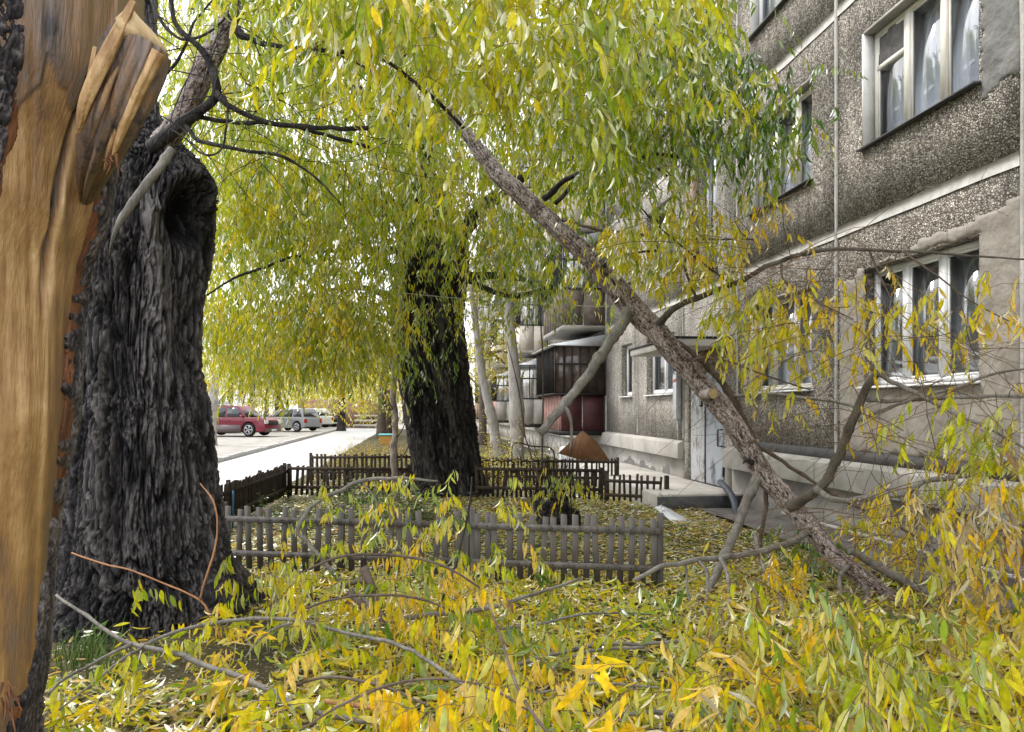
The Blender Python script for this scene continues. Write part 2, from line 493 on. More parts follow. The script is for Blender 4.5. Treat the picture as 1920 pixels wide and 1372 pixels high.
M['patch'] = mat('dark_cement_patch', (0.15, 0.148, 0.14), 0.9, (3.5, (0.21, 0.205, 0.195)), bump=(9, .8, .04))
M['concrete'] = mat('weathered_concrete', (0.22, 0.21, 0.19), 0.9, (1.6, (0.40, 0.38, 0.345)), bump=(18, .35))
M['concrete_low'] = mat('stained_base_concrete', (0.17, 0.158, 0.145), 0.9, (1.4, (0.29, 0.275, 0.25)), bump=(14, .3))
M['concrete_pale'] = mat('pale_concrete', (0.34, 0.32, 0.29), 0.9, (1.5, (0.52, 0.49, 0.45)), bump=(18, .3))
M['bitumen'] = mat('bitumen', (0.045, 0.045, 0.048), 0.7, (6, (0.09, 0.088, 0.088)))
M['mortar'] = mat('pale_joint_mortar', (0.50, 0.48, 0.45), 0.9, (6, (0.34, 0.325, 0.30)), bump=(25, .3))
M['white_plaster'] = mat('white_reveal_plaster', (0.62, 0.61, 0.59), 0.9, (4, (0.75, 0.74, 0.72)), bump=(14, .3))
M['white_pvc'] = mat('white_window_plastic', (0.80, 0.80, 0.80), 0.35)
M['old_white'] = mat('old_white_paint', (0.62, 0.58, 0.50), 0.7, (10, (0.74, 0.72, 0.67)), stretch=(1, 1, .3))
M['glass'] = mat_glass('window_glass')
M['glass_up'] = mat_glass('upper_window_glass', (0.93, 0.95, 0.98), 0.30)
M['curtain'] = mat('white_curtain', (0.82, 0.84, 0.88), 0.9)
M['curtain_grey'] = mat('grey_curtain', (0.30, 0.31, 0.33), 0.9)
M['interior'] = mat('interior_wall', (0.22, 0.20, 0.18), 0.9)
M['cloth'] = mat('grey_cloth', (0.07, 0.068, 0.066), 0.95, (8, (0.13, 0.12, 0.12)), bump=(6, .8, .05))
M['tin_dark'] = mat('dark_sill_metal', (0.05, 0.05, 0.05), 0.5, metal=.3)
M['tin'] = mat('sheet_metal', (0.45, 0.47, 0.5), 0.45, (5, (0.6, 0.62, 0.64)), metal=.4)
M['brown_post'] = mat('brown_paint', (0.20, 0.13, 0.09), 0.8, (6, (0.28, 0.2, 0.15)))
M['burgundy'] = mat('burgundy_sheet', (0.055, 0.018, 0.02), 0.6, (3, (0.085, 0.032, 0.033)))
M['dusty_red'] = mat('faded_red_board', (0.32, 0.17, 0.15), 0.8, (4, (0.42, 0.25, 0.22)))
M['black_metal'] = mat('black_metal', (0.02, 0.018, 0.018), 0.6)
M['brown_glass'] = mat('dark_balcony_glass', (0.05, 0.035, 0.03), 0.15, (2, (0.12, 0.09, 0.075)), spec=.6)
M['cream'] = mat('cream_panel', (0.60, 0.54, 0.47), 0.85, (4, (0.70, 0.65, 0.58)))
M['door'] = mat('worn_grey_door_paint', (0.36, 0.385, 0.43), 0.55, (4.2, (0.10, 0.105, 0.12), .50, .62), stretch=(1, 1, .45))
M['door_panel'] = mat('peeling_white_door_paint', (0.48, 0.485, 0.50), 0.6, (7, (0.20, 0.18, 0.17), .47, .60), stretch=(1, 1, .5))
M['fence'] = mat('weathered_fence_wood', (0.075, 0.068, 0.063), 0.85, (12, (0.19, 0.172, 0.16)), bump=(40, .12, .003), stretch=(1, 1, .12))
M['fence_dark'] = mat('dark_brown_fence_wood', (0.028, 0.020, 0.015), 0.85, (12, (0.075, 0.055, 0.042)), bump=(40, .12, .003), stretch=(1, 1, .12))
M['rust'] = mat('rusty_brown_board', (0.12, 0.055, 0.022), 0.7, (5, (0.20, 0.10, 0.045)), stretch=(4, 1, 1))
M['white_board'] = mat('white_board', (0.72, 0.73, 0.74), 0.6, (4, (0.6, 0.61, 0.62)))
M['rubber'] = mat('rubber', (0.02, 0.02, 0.02), 0.7)
M['grass'] = mat('grass_blade', (0.05, 0.11, 0.02), 0.7, (4, (0.12, 0.18, 0.04)))
M['pipe'] = mat('grey_pipe', (0.30, 0.285, 0.27), 0.6, (6, (0.4, 0.38, 0.36)))
M['darkpipe'] = mat('dark_pipe', (0.035, 0.04, 0.05), 0.5, (6, (0.08, 0.09, 0.11)))
M['wire'] = mat('wire', (0.45, 0.45, 0.43), 0.5)
M['brick'] = mat('brown_wall', (0.22, 0.12, 0.08), 0.9, (3, (0.32, 0.2, 0.14)))
M['turq'] = mat('turquoise_paint', (0.10, 0.42, 0.42), 0.6)
M['ochre'] = mat('ochre_paint', (0.42, 0.22, 0.05), 0.7)
# ================================================================== THE GROUND
def sheet(name, x0, x1, y0, y1, z, m, nx=2, ny=2, relief=0.0, seed=0, kind='structure', fade=None):
    xs = np.linspace(x0, x1, nx); ys = np.linspace(y0, y1, ny)
    X, Y = np.meshgrid(xs, ys, indexing='ij')
    Z = np.full_like(X, z)
    if relief:
        Z = Z + relief * fbm(X * 1.3, Y * 1.3, seed=seed, o=4)
    v = np.stack([X, Y, Z], -1).reshape(-1, 3)
    i = np.arange(nx - 1)[:, None] * ny; j = np.arange(ny - 1)[None]
    q = np.stack([i + j, i + ny + j, i + ny + j + 1, i + j + 1], -1).reshape(-1, 4)
    return part(name, v, [q], m, None, smooth=relief > 0, kind=kind)

gr = sheet('ground', -400, 400, -60, 700, -0.09, M['parking'])
garden = sheet('garden_ground', -2.75, 4.45, -1.5, 60, 0.0, M['garden'], 120, 500, 0.06, 5)
sheet('soil', -9, -2.75, -1.5, 9.0, -0.005, M['soil'], 60, 90, 0.05, 6)
sheet('road', -6.0, -2.75, 9.0, 90, -0.02, M['road'], 12, 60, 0.012, 8)
sheet('parking_ground', -40, -6.18, 9.0, 90, 0.10, M['parking'], 80, 100, 0.03, 9)
sheet('pavement', 4.35, 5.2, -1.5, 11.3, 0.05, M['pavement'], 14, 90, 0.02, 10)
kb = MB()
y = 9.0
random.seed(3)
kerbt = thing('kerb', (-6.1, 40, 0), 'long line of pale kerb stones along the far edge of the road', 'kerb')
kerbt['kind'] = 'structure'
while y < 88:
    L = 1.0
    b = MB().box((-6.18, y + .01, -.05), (-6.02, y + L - .01, 0.115 + random.uniform(-.02, .015)))
    b.build('kerb_stone', M['kerb'], kerbt, bevel=.01)
    y += L

# ================================================================== THE APARTMENT BUILDING
XB = 5.08
bld = thing('apartment_building', (XB, 11, 0), 'long grey pebbledash apartment building running down the right side', 'building')
ZJ = [0.99, 3.80, 6.50, 9.20, 11.90, 14.60]           # panel joints
SILL = [1.88, 4.60, 7.30, 10.0, 12.7]
YJ = [0.2, 2.95, 5.73, 8.58, 11.44, 13.9, 16.94, 19.9, 23.2, 26.1, 29.0, 31.9, 34.9, 37.9, 40.9, 43.9, 46.9, 50, 53, 56, 59, 62, 65, 68]
HW = 1.32                                             # window height

def wall_panel(y0, y1, z0, z1, holes, m):
    """a panel with rectangular openings, real thickness 0.22"""
    ys = sorted({y0, y1, *[h[0] for h in holes], *[h[1] for h in holes]})
    zs = sorted({z0, z1, *[h[2] for h in holes], *[h[3] for h in holes]})
    ny, nz_ = len(ys), len(zs)
    v = []; f = []
    for x in (XB, XB + .22):
        for a in ys:
            for b in zs: v.append((x, a, b))
    idx = lambda s, i, j: s * ny * nz_ + i * nz_ + j
    def solid(i, j):
        if i < 0 or j < 0 or i >= ny - 1 or j >= nz_ - 1: return False
        cy_, cz = (ys[i] + ys[i + 1]) / 2, (zs[j] + zs[j + 1]) / 2
        return not any(h[0] < cy_ < h[1] and h[2] < cz < h[3] for h in holes)
    for i in range(ny - 1):
        for j in range(nz_ - 1):
            if not solid(i, j): continue
            f.append((idx(0, i, j), idx(0, i, j + 1), idx(0, i + 1, j + 1), idx(0, i + 1, j)))
            f.append((idx(1, i, j), idx(1, i + 1, j), idx(1, i + 1, j + 1), idx(1, i, j + 1)))
            if not solid(i - 1, j): f.append((idx(0, i, j), idx(1, i, j), idx(1, i, j + 1), idx(0, i, j + 1)))
            if not solid(i + 1, j): f.append((idx(0, i + 1, j), idx(0, i + 1, j + 1), idx(1, i + 1, j + 1), idx(1, i + 1, j)))
            if not solid(i, j - 1): f.append((idx(0, i, j), idx(0, i + 1, j), idx(1, i + 1, j), idx(1, i, j)))
            if not solid(i, j + 1): f.append((idx(0, i, j + 1), idx(1, i, j + 1), idx(1, i + 1, j + 1), idx(0, i + 1, j + 1)))
    return part('wall_panel', v, f, m, bld)

def window(y0, y1, z0, z1, splits=(.34, .67), frame='old_white', curtain='curtain', glass='glass', fw=.055, sill='tin_dark', far=False, transoms=()):
    """y0 near side, y1 far side; frame is the part, its panes, sill and curtain sub-parts"""
    x = XB + .13
    b = MB()
    g = .004
    ya, yb = y0 + g, y1 - g
    b.box((x, ya, z0 + g), (x + .07, yb, z0 + fw)); b.box((x, ya, z1 - fw), (x + .07, yb, z1 - g))
    b.box((x, ya, z0 + fw), (x + .07, ya + fw, z1 - fw)); b.box((x, yb - fw, z0 + fw), (x + .07, yb, z1 - fw))
    W = yb - ya
    cuts = [ya + fw] + [ya + s * W for s in splits] + [yb - fw]
    mw = fw * .75
    for c in cuts[1:-1]:
        b.box((x - .006, c - mw, z0 + fw), (x + .064, c + mw, z1 - fw))
    for k, zt in transoms:
        lo = cuts[k] + (mw if k else 0); hi = cuts[k + 1] - (mw if k < len(cuts) - 2 else 0)
        b.box((x + .003, lo, zt - .025), (x + .058, hi, zt + .025))
    w = b.build('window', M[frame], bld)
    for k in range(len(cuts) - 1):
        lo = cuts[k] + (mw if k else 0) + .002; hi = cuts[k + 1] - (mw if k < len(cuts) - 2 else 0) - .002
        MB().box((x + .03, lo, z0 + fw + .002), (x + .036, hi, z1 - fw - .002)).build('pane', M[glass], w)
    if not far:
        # sash edges
        for k in range(len(cuts) - 1):
            lo = cuts[k] + (mw if k else 0) + .003; hi = cuts[k + 1] - (mw if k < len(cuts) - 2 else 0) - .003
            s = MB(); t = .028
            s.box((x + .012, lo, z0 + fw + .003), (x + .028, lo + t, z1 - fw - .003)); s.box((x + .012, hi - t, z0 + fw + .003), (x + .028, hi, z1 - fw - .003))
            s.box((x + .012, lo + t, z0 + fw + .003), (x + .028, hi - t, z0 + fw + t)); s.box((x + .012, lo + t, z1 - fw - t), (x + .028, hi - t, z1 - fw - .003))
            s.build('sash', M[frame], w)
    if curtain:
        n = 46; yy = np.linspace(y0 - .05, y1 + .05, n)
        xx = XB + .34 + .025 * np.sin(yy * 38) + .01 * np.sin(yy * 91)
        v = [(a, c, z0 - .1) for a, c in zip(xx, yy)] + [(a, c, z1 + .1) for a, c in zip(xx, yy)]
        part('curtain', v, [(i, i + 1, n + i + 1, n + i) for i in range(n - 1)], M[curtain], w, smooth=True)
    MB().prism([(XB - .075, z0 - .035), (XB - .075, z0 - .012), (XB + .126, z0 + .008), (XB + .126, z0 - .012)], 1, y0 - .03, y1 + .03).build('sill', M[sill], w)
    return w

LAST = {}
for p in range(1, len(YJ) - 1):
    ya, yb = YJ[p], YJ[p + 1]
    for k in range(5):
        z0, z1 = ZJ[k], ZJ[k + 1]
        far = ya > 26
        holes = []
        gap = .018
        w = None
        if p == 1: holes = [(3.3, 5.1, SILL[k], SILL[k] + HW)]
        elif p == 2: holes = [(6.24, 8.03, SILL[k], SILL[k] + HW)]
        elif p == 3: holes = [(9.16, 10.97, SILL[k], SILL[k] + HW)]
        elif p == 4:
            holes = [(12.0, 13.62, .99, 2.40)] if k == 0 else [(12.27, 13.1, z0 + .25, z1 - .15)]
        elif p == 5: holes = [(14.42, 16.25, SILL[k], SILL[k] + (1.32 if k else 1.3))] if k else [(14.42, 16.25, 1.93, 3.15)]
        elif p == 6: holes = [(17.42, 18.35, SILL[k] + .05, SILL[k] + 1.3)]
        elif p == 7: holes = [(20.6, 22.2, SILL[k] - .6, SILL[k] + HW)]
        elif p == 4 + 7: holes = [(ya + .9, ya + 1.7, z0 + .25, z1 - .15)]
        else: holes = [(ya + .65, ya + 2.35, SILL[k], SILL[k] + HW)]
        m = M['peb_shaded'] if p <= 3 else M['peb_lit']  # one pebbledash; near tree shade and brighter far daylight put into two colours
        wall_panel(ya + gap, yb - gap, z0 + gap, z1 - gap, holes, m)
        if far and k > 3 and ya > 50: continue
        h = holes[0]
        if p == 4 and k == 0: continue
        if p == 2 and k == 0:
            window(*h, splits=(.36, .68), frame='white_pvc', curtain='curtain_grey', fw=.06, sill='white_pvc')
        elif p == 2 and k == 1:
            w = window(*h, splits=(.35, .67), glass='glass_up', transoms=[(2, 5.50)])
            # grey cloth stuffed in the top of the far light
            v = []; f = []
            yy = np.linspace(7.47, 7.95, 14); zz = np.linspace(5.52, 5.88, 9)
            Yc, Zc = np.meshgrid(yy, zz, indexing='ij')
            Xc = XB + .150 - .018 * (fbm(Yc * 6, Zc * 9, seed=4) + .5)
            i = np.arange(13)[:, None] * 9; j = np.arange(8)[None]
            q = np.stack([i + j, i + j + 1, i + 9 + j + 1, i + 9 + j], -1).reshape(-1, 4)
            part('cloth', np.stack([Xc, Yc, Zc], -1), [q], M['cloth'], w, smooth=True)
        elif p == 3 and k == 0:
            window(*h, splits=(.36, .72), glass='glass_up', curtain='curtain', sill='tin')
        elif p == 4:
            b = window(*h, splits=(.5,), frame='tin', glass='glass_up', curtain='curtain', far=True)
        elif p in (5, 6) and k == 0:
            window(*h, splits=(.5,) if p == 5 else (), frame='white_pvc', curtain='curtain_grey', fw=.075, sill='white_pvc')
        else:
            window(*h, splits=(.5,) if p in (5,) else ((.34, .67) if p != 6 else ()), frame='white_pvc' if (p + k) % 2 else 'old_white', glass='glass_up' if k else 'glass',
                   curtain='curtain' if (p * 3 + k) % 4 else 'curtain_grey', far=p > 5)

# white plaster reveals of the near windows
for (a, b_, z0) in [(6.24, 8.03, SILL[1]), (6.24, 8.03, SILL[2]), (9.16, 10.97, SILL[0]), (9.16, 10.97, SILL[1]), (9.16, 10.97, SILL[2])]:
    MB().box((XB - .004, b_ - .012, z0 + .012), (XB + .128, b_ + .02, z0 + HW)).build('reveal', M['white_plaster'], bld)
    MB().box((XB - .004, a, z0 + HW - .012), (XB + .128, b_ - .014, z0 + HW + .02)).build('lintel', M['concrete'], bld)
# joints: pale mortar strips, slightly proud
def jag(y0, y1, z0, z1, x, th, m, vertical, seed):
    n = max(4, int((y1 - y0 if not vertical else z1 - z0) / .12)); t = np.linspace(0, 1, n)
    a = fbm(t * n * .3, t * 0 + seed, seed=seed) * .014; b_ = fbm(t * n * .3, t * 0 + seed + 9, seed=seed + 5) * .014
    if vertical:
        lo = [(y0 + a[i], z0 + (z1 - z0) * t[i]) for i in range(n)]; hi = [(y1 + b_[i], z0 + (z1 - z0) * t[i]) for i in range(n)]
    else:
        lo = [(y0 + (y1 - y0) * t[i], z0 + a[i]) for i in range(n)]; hi = [(y0 + (y1 - y0) * t[i], z1 + b_[i]) for i in range(n)]
    v = [(x - th, *q) for q in lo] + [(x - th, *q) for q in hi] + [(x + .03, *q) for q in lo] + [(x + .03, *q) for q in hi]
    f = []
    for i in range(n - 1):
        q = (i, i + 1, n + i + 1, n + i); f.append(q if vertical else q[::-1])
        f.append((2 * n + i, 2 * n + i + 1, i + 1, i)); f.append((n + i, n + i + 1, 3 * n + i + 1, 3 * n + i))
    part('joint_strip', v, f, m, bld)
for k in range(1, 5):
    for p in range(1, len(YJ) - 1):
        hw_ = .055 if p < 6 else .045
        jag(YJ[p] + .03, YJ[p + 1] - .03, ZJ[k] - hw_ * 2.1, ZJ[k] + .012, XB, .012 + .001 * (p % 3), M['mortar'], False, p * 7 + k)
for p in range(1, len(YJ) - 1):
    jag(YJ[p] - .022, YJ[p] + .022, ZJ[0] + .05, ZJ[5] - .02, XB, .018, M['mortar'], True, p * 3)
# backing: inner wall, roof, floors (keep daylight out)
MB().box((XB + 1.6, 0.2, 0), (XB + 1.7, 68, 14.7)).build('inner_wall', M['interior'], bld)
MB().box((XB - .15, .2, 14.6), (XB + 12, 68, 14.85)).build('roof', M['concrete'], bld)
for k in range(1, 5):
    MB().box((XB + .221, .25, ZJ[k] - .12), (XB + 1.6, 67.9, ZJ[k] + .1)).build('floor_slab', M['interior'], bld)
MB().box((XB + .225, .1, 0), (XB + 12, .2, 14.6)).build('end_wall', M['concrete'], bld)
MB().box((XB + .225, 68.01, 0), (XB + 12, 68.2, 14.6)).build('end_wall', M['concrete'], bld)
for yy in (5.73, 8.58, 11.5, 13.9, 16.94, 19.9, 23.2):
    MB().box((XB + .222, yy - .05, .3), (XB + 1.595, yy + .05, 14.5)).build('inner_wall', M['interior'], bld)

# base: projecting beam over a recessed plinth
def base(y0, y1, m_top, m_low, segs):
    MB().box((XB + .05, y0, -.2), (XB + .3, y1, .66)).build('plinth_wall', m_low, bld)
    for a, b_ in segs:
        MB().prism([(XB - .12, .655), (XB - .12, .95), (XB - .02, 1.0), (XB + .3, 1.0), (XB + .3, .655)], 1, a + .008, b_ - .008).build('plinth_beam', m_top, bld, bevel=.008)
base(.2, 11.78, M['concrete'], M['concrete_low'], [(.2, 3.1), (3.1, 6.0), (6.0, 8.9), (8.9, 11.78)])
base(13.9, 19.4, M['concrete_pale'], M['concrete_pale'], [(13.9, 17.0), (17.0, 19.95)])
base(19.4, 68, M['concrete_pale'], M['concrete_pale'], [(19.95 + 3 * i, 22.95 + 3 * i) for i in range(16)])
MB().prism([(XB - .03, 1.0), (XB - .012, 1.12), (XB + .01, 1.12), (XB + .01, 1.0)], 1, .3, 11.4).build('bitumen_strip', M['bitumen'], bld)
# damp stain patches are thin dark render on the pale base
def patchmesh(name, y0, y1, z0, z1, mask, x, th, m, cell=.04, rough=.012, seed=1):
    ny, nz_ = int((y1 - y0) / cell) + 1, int((z1 - z0) / cell) + 1
    ys = np.linspace(y0, y1, ny); zs = np.linspace(z0, z1, nz_)
    Y, Z = np.meshgrid(ys, zs, indexing='ij')
    Yc, Zc = (Y[:-1, :-1] + Y[1:, 1:]) / 2, (Z[:-1, :-1] + Z[1:, 1:]) / 2
    keep = mask(Yc, Zc)
    vk = np.zeros((ny, nz_)); cnt = np.zeros((ny, nz_))
    for a in (0, 1):
        for b_ in (0, 1):
            vk[a:ny - 1 + a, b_:nz_ - 1 + b_] += keep
    edge = vk < 4
    jit = lambda s: fbm(Y * 9, Z * 9, seed=s) * cell * .9
    inner = ~((Y == ys[0]) | (Y == ys[-1]))
    X = x - th * np.where(edge, .25, 1) - rough * fbm(Y * 5, Z * 5, seed=seed + 2, o=5) * np.where(edge, .2, 1)
    Yj = Y + np.where(inner, jit(seed), 0); Zj = Z + np.where(inner, jit(seed + 5), 0)
    v1 = np.stack([X, Yj, Zj], -1).reshape(-1, 3); v0 = np.stack([np.full_like(X, x + .01), Yj, Zj], -1).reshape(-1, 3)
    i, j = np.nonzero(keep)
    q = np.stack([i * nz_ + j, i * nz_ + j + 1, (i + 1) * nz_ + j + 1, (i + 1) * nz_ + j], -1)
    N = ny * nz_; K = np.pad(keep, 1)
    side = []
    for (a, b_, c, d) in ((0, 1, 0, 0), (2, 1, 1, 0), (1, 0, 0, 2), (1, 2, 0, 3)):
        nb = K[a:a + ny - 1, b_:b_ + nz_ - 1]
        ii, jj = np.nonzero(keep & ~nb)
        if (a, b_) == (0, 1): e0, e1 = ii * nz_ + jj, ii * nz_ + jj + 1
        elif (a, b_) == (2, 1): e0, e1 = (ii + 1) * nz_ + jj + 1, (ii + 1) * nz_ + jj
        elif (a, b_) == (1, 0): e0, e1 = (ii + 1) * nz_ + jj, ii * nz_ + jj
        else: e0, e1 = ii * nz_ + jj + 1, (ii + 1) * nz_ + jj + 1
        side.append(np.stack([e1, e0, e0 + N, e1 + N], -1))
    return part(name, np.vstack([v1, v0]), [np.vstack([q] + side)], m, bld, smooth=False)
hole = lambda Y, Z, h, e=0: (Y > h[0] - e) & (Y < h[1] + e) & (Z > h[2] - e) & (Z < h[3] + e)
W1 = (6.24, 8.03, 1.83, SILL[0] + HW)
def m1(Y, Z):
    top = 3.44 - .10 * (Y - 5.7) + .07 * fbm(Y * 3, Y * 0, seed=3)
    return (Z < top) & ~hole(Y, Z, W1) & (Y < 8.5 + .03 * fbm(Z * 4, Z * 0, seed=5))
patchmesh('plaster_patch', 5.75, 8.54, 1.12, 3.5, m1, XB, .013, M['plaster'], .04, .014, 11)
def m0(Y, Z): return (Z < 3.55 + .06 * fbm(Y * 3, Y * 0, seed=3)) & ~hole(Y, Z, (3.3, 5.1, 1.83, 3.2))
patchmesh('plaster_patch', 3.0, 5.70, 1.12, 3.6, m0, XB, .013, M['plaster'], .05, .014, 21)
def m2(Y, Z):
    return (Y < 6.2 + .02 * fbm(Z * 5, Z * 0, seed=8)) & (Z > 4.5 - (Y - 5.75) * .15 + .1 * fbm(Y * 5, Y * 0, seed=9) )
patchmesh('cement_patch', 5.76, 6.24, 4.2, 6.42, m2, XB, .016, M['patch'], .03, .02, 31)
def m3(Y, Z): return (Z > 4.3 + .12 * fbm(Y * 4, Y * 0, seed=19)) & ~hole(Y, Z, (3.3, 5.1, 4.55, 5.92))
patchmesh('cement_patch', 4.2, 5.70, 4.1, 6.42, m3, XB, .016, M['patch'], .05, .02, 41)
def m4(Y, Z): return (Z < .22 + .5 * np.maximum(0, fbm(Y * 2.2 + 3, Z * .3, seed=23) + .35) * sstep(14.2, 15.2, Y) * sstep(19, 17.4, Y))
patchmesh('damp_stain', 14.0, 19.0, -.02, .62, m4, XB + .05, .003, M['patch'], .04, .001, 51)

# tilted sash of the near ground-floor window
tb = MB(); a, b_, zz0, zz1 = 7.44, 7.95, SILL[0] + .07, SILL[0] + HW - .07
Mt = Matrix.Translation((XB + .17, 0, zz0)) @ Matrix.Rotation(math.radians(-0.001), 4, 'Y')
Mt = np.array(Matrix.Translation((XB + .20, 0, zz0)) @ Matrix.Rotation(math.radians(7), 4, 'Y'))
t = .07; hgt = zz1 - zz0
for q0, q1 in (((0, a, 0), (.05, a + t, hgt)), ((0, b_ - t, 0), (.05, b_, hgt)), ((0, a + t, 0), (.05, b_ - t, t)), ((0, a + t, hgt - t), (.05, b_ - t, hgt))):
    tb.box(q0, q1, Mt)
sash = tb.build('tilted_sash', M['white_pvc'], bld)
MB().box((.02, a + t, t), (.026, b_ - t, hgt - t), Mt).build('pane', M['glass'], sash)

# entrance: stair-well wall under and round the door, canopy, porch
MB().box((XB + .03, 11.80, .27), (XB + .2, 12.0, 2.40)).build('door_jamb', M['concrete'], bld)
MB().box((XB - .004, 13.62, .27), (XB + .2, 13.88, .985)).build('door_jamb', M['peb_lit'], bld)
MB().box((XB + .06, 12.002, 2.28), (XB + .16, 13.618, 2.398)).build('door_head', M['brown_post'], bld)
dr = MB().box((XB + .05, 12.03, .285), (XB + .10, 12.93, 2.27)).build('door', M['door'], bld, bevel=.005)
MB().box((XB + .042, 12.93 - .03, .29), (XB + .048, 12.93 - .005, 2.26)).build('door_seam', M['black_metal'], dr)
hb = MB(); hb.tube([(XB + .05, 12.17, .98), (XB - .03, 12.17, .98), (XB - .03, 12.17, 1.26), (XB + .05, 12.17, 1.26)], .014, 8)
hb.build('handle', M['black_metal'], dr)
MB().box((XB + .02, 12.075, .47), (XB + .05, 12.10, .66)).build('hinge', M['black_metal'], dr)
dp = MB().box((XB + .03, 12.95, .285), (XB + .09, 13.60, 2.27)).build('door_side_panel', M['door_panel'], bld, bevel=.005)
ip = MB().box((XB + .004, 13.00, 1.66), (XB + .03, 13.11, 1.88)).build('intercom', M['black_metal'], dp)
for r in range(4):
    for c in range(3):
        MB().box((XB - .001, 13.02 + c * .028, 1.69 + r * .036), (XB + .003, 13.038 + c * .028, 1.715 + r * .036)).build('button', M['tin'], ip)
MB().box((XB + .022, 13.0, 1.93), (XB + .029, 13.14, 2.06)).build('notice', M['white_plaster'], dp)
# torn paper scraps left on the panel
random.seed(5)
for i in range(22):
    yy, zz = 13.12 + random.random() * .44, 1.2 + random.random() ** .7 * 1.0
    s = .02 + random.random() * .04
    v = [(XB + .0265 - .0003 * i, yy + math.cos(t_) * s * random.uniform(.4, 1), zz + math.sin(t_) * s * 1.5 * random.uniform(.4, 1)) for t_ in np.linspace(0, 6.28, 7)[:-1]]
    part('paper_scrap', v, [tuple(range(5, -1, -1))], M['white_pvc'] if i % 4 else M['dusty_red'], dp)
cn = MB(); cn.box((4.12, 11.62, 2.62), (XB - .005, 14.25, 2.74)).build('canopy', M['concrete_pale'], bld, bevel=.01)
MB().box((4.10, 11.6, 2.745), (XB - .02, 14.27, 2.775)).build('canopy_cover', M['black_metal'], bld)
MB().box((XB - .13, 11.85, 2.45), (XB - .006, 13.8, 2.60)).build('canopy_support', M['brown_post'], bld)
# meter box with its warning strip, on the wall left of the door
mbx = MB().box((XB - .13, 13.96, 1.42), (XB - .022, 14.16, 2.30)).build('meter_box', M['tin'], bld, bevel=.006)
MB().box((XB - .1325, 13.98, 2.14), (XB - .1305, 14.14, 2.20)).build('warning_strip', mat('faded_red_print', (.55, .16, .13), .6), mbx)
MB().tube([(XB - .06, 14.06, 1.42), (XB - .06, 14.06, 1.02)], .018, 8).build('conduit', M['tin'], mbx)
lamp = MB(); lamp.lathe((XB - .06, 13.35, 2.42), 2, [(0, .03), (.03, .09), (.10, .10), (.14, .05)], 16)
lamp.build('porch_lamp', M['white_plaster'], bld, smooth=True)
MB().box((3.72, 11.35, -.1), (XB + .045, 19.0, .27)).build('porch_slab', M['concrete_pale'], bld, bevel=.02)
MB().box((3.715, 11.338, -.1), (XB + .045, 11.348, .235)).build('porch_riser', M['bitumen'], bld)
# stair-well glazing edges
for k in range(1, 5):
    MB().box((XB - .10, 13.10, ZJ[k] + .05), (XB - .004, 13.24, ZJ[k + 1] - .09)).build('stair_trim', M['brown_post'], bld)

# balconies
def balcony(y0, y1, k, low, glaz, proj_=1.25, over=.2, mull=6, lowz=None):
    z = ZJ[k] + (.02 if k == 0 else .06)
    zt = z + .98
    bal = MB().box((XB - proj_, y0, z - .12), (XB - .02, y1, z)).build('balcony', M['concrete'] if k else M['black_metal'], bld)
    # lower cladding: near end in two sheets, long side in several
    n = 2
    for i in range(n):
        a = XB - proj_ + .02 + i * (proj_ - .06) / n
        MB().box((a, y0 + .01, z + .01), (a + (proj_ - .06) / n - .03, y0 + .03, zt)).build('cladding_sheet', low, bal)
    n = 7
    for i in range(n):
        a = y0 + .04 + i * (y1 - y0 - .06) / n
        MB().box((XB - proj_ + .0, a, z + .01), (XB - proj_ + .02, a + (y1 - y0 - .06) / n - .025, zt)).build('cladding_sheet', M['dusty_red'] if k == 0 else low, bal)
    p2 = proj_ + over
    MB().box((XB - p2, y0 - over * .5, zt), (XB - .02, y1, zt + .05)).build('rail', M['black_metal'], bal)
    zg = z + 2.28
    fr = MB()
    for i in range(mull + 1):
        a = XB - p2 + .01 + i * (p2 - .06) / mull
        fr.box((a, y0 - over * .5, zt + .05), (a + .03, y0 - over * .5 + .03, zg))
    m2_ = 16
    for i in range(1, m2_):
        a = y0 - over * .5 + i * (y1 - y0 + over * .5) / m2_
        fr.box((XB - p2, a, zt + .05), (XB - p2 + .03, a + .03, zg))
    fr.box((XB - p2, y0 - over * .5 + .001, zg - .5), (XB - .02, y0 - over * .5 + .029, zg - .46))
    fr.build('glazing_bars', M['black_metal'], bal)
    MB().box((XB - p2 + .034, y0 - over * .5 + .034, zt + .05), (XB - .02, y0 - over * .5 + .04, zg)).build('pane', glaz, bal)
    MB().box((XB - p2 + .034, y0 - over * .5 + .045, zt + .05), (XB - p2 + .04, y1, zg)).build('pane', glaz, bal)
    MB().prism([(XB - p2 - .1, zg + .002), (XB - p2 - .1, zg + .03), (XB - .02, zg + .32), (XB - .02, zg + .002)], 1, y0 - over, y1 + .1).build('balcony_roof', M['tin'], bal)
    return bal
balcony(19.95, 23.1, 0, M['burgundy'], M['brown_glass'])
balcony(19.95, 23.1, 1, mat('brown_slat_cladding', (.10, .075, .065), .8, (5, (.2, .16, .14))), M['glass_up'], 1.2, .0, 4)
balcony(19.95, 23.1, 2, M['cream'], M['glass_up'], 1.2, .05, 4)
balcony(19.95, 23.1, 3, M['brown_glass'], M['glass_up'], 1.2, .05, 4)
for yb_ in (29.0, 38.0, 50.1):
    for k in range(4):
        balcony(yb_, yb_ + 2.9, k, [M['cream'], M['tin'], M['concrete_pale']][(k + int(yb_)) % 3], M['glass_up'], 1.15, .0, 3)
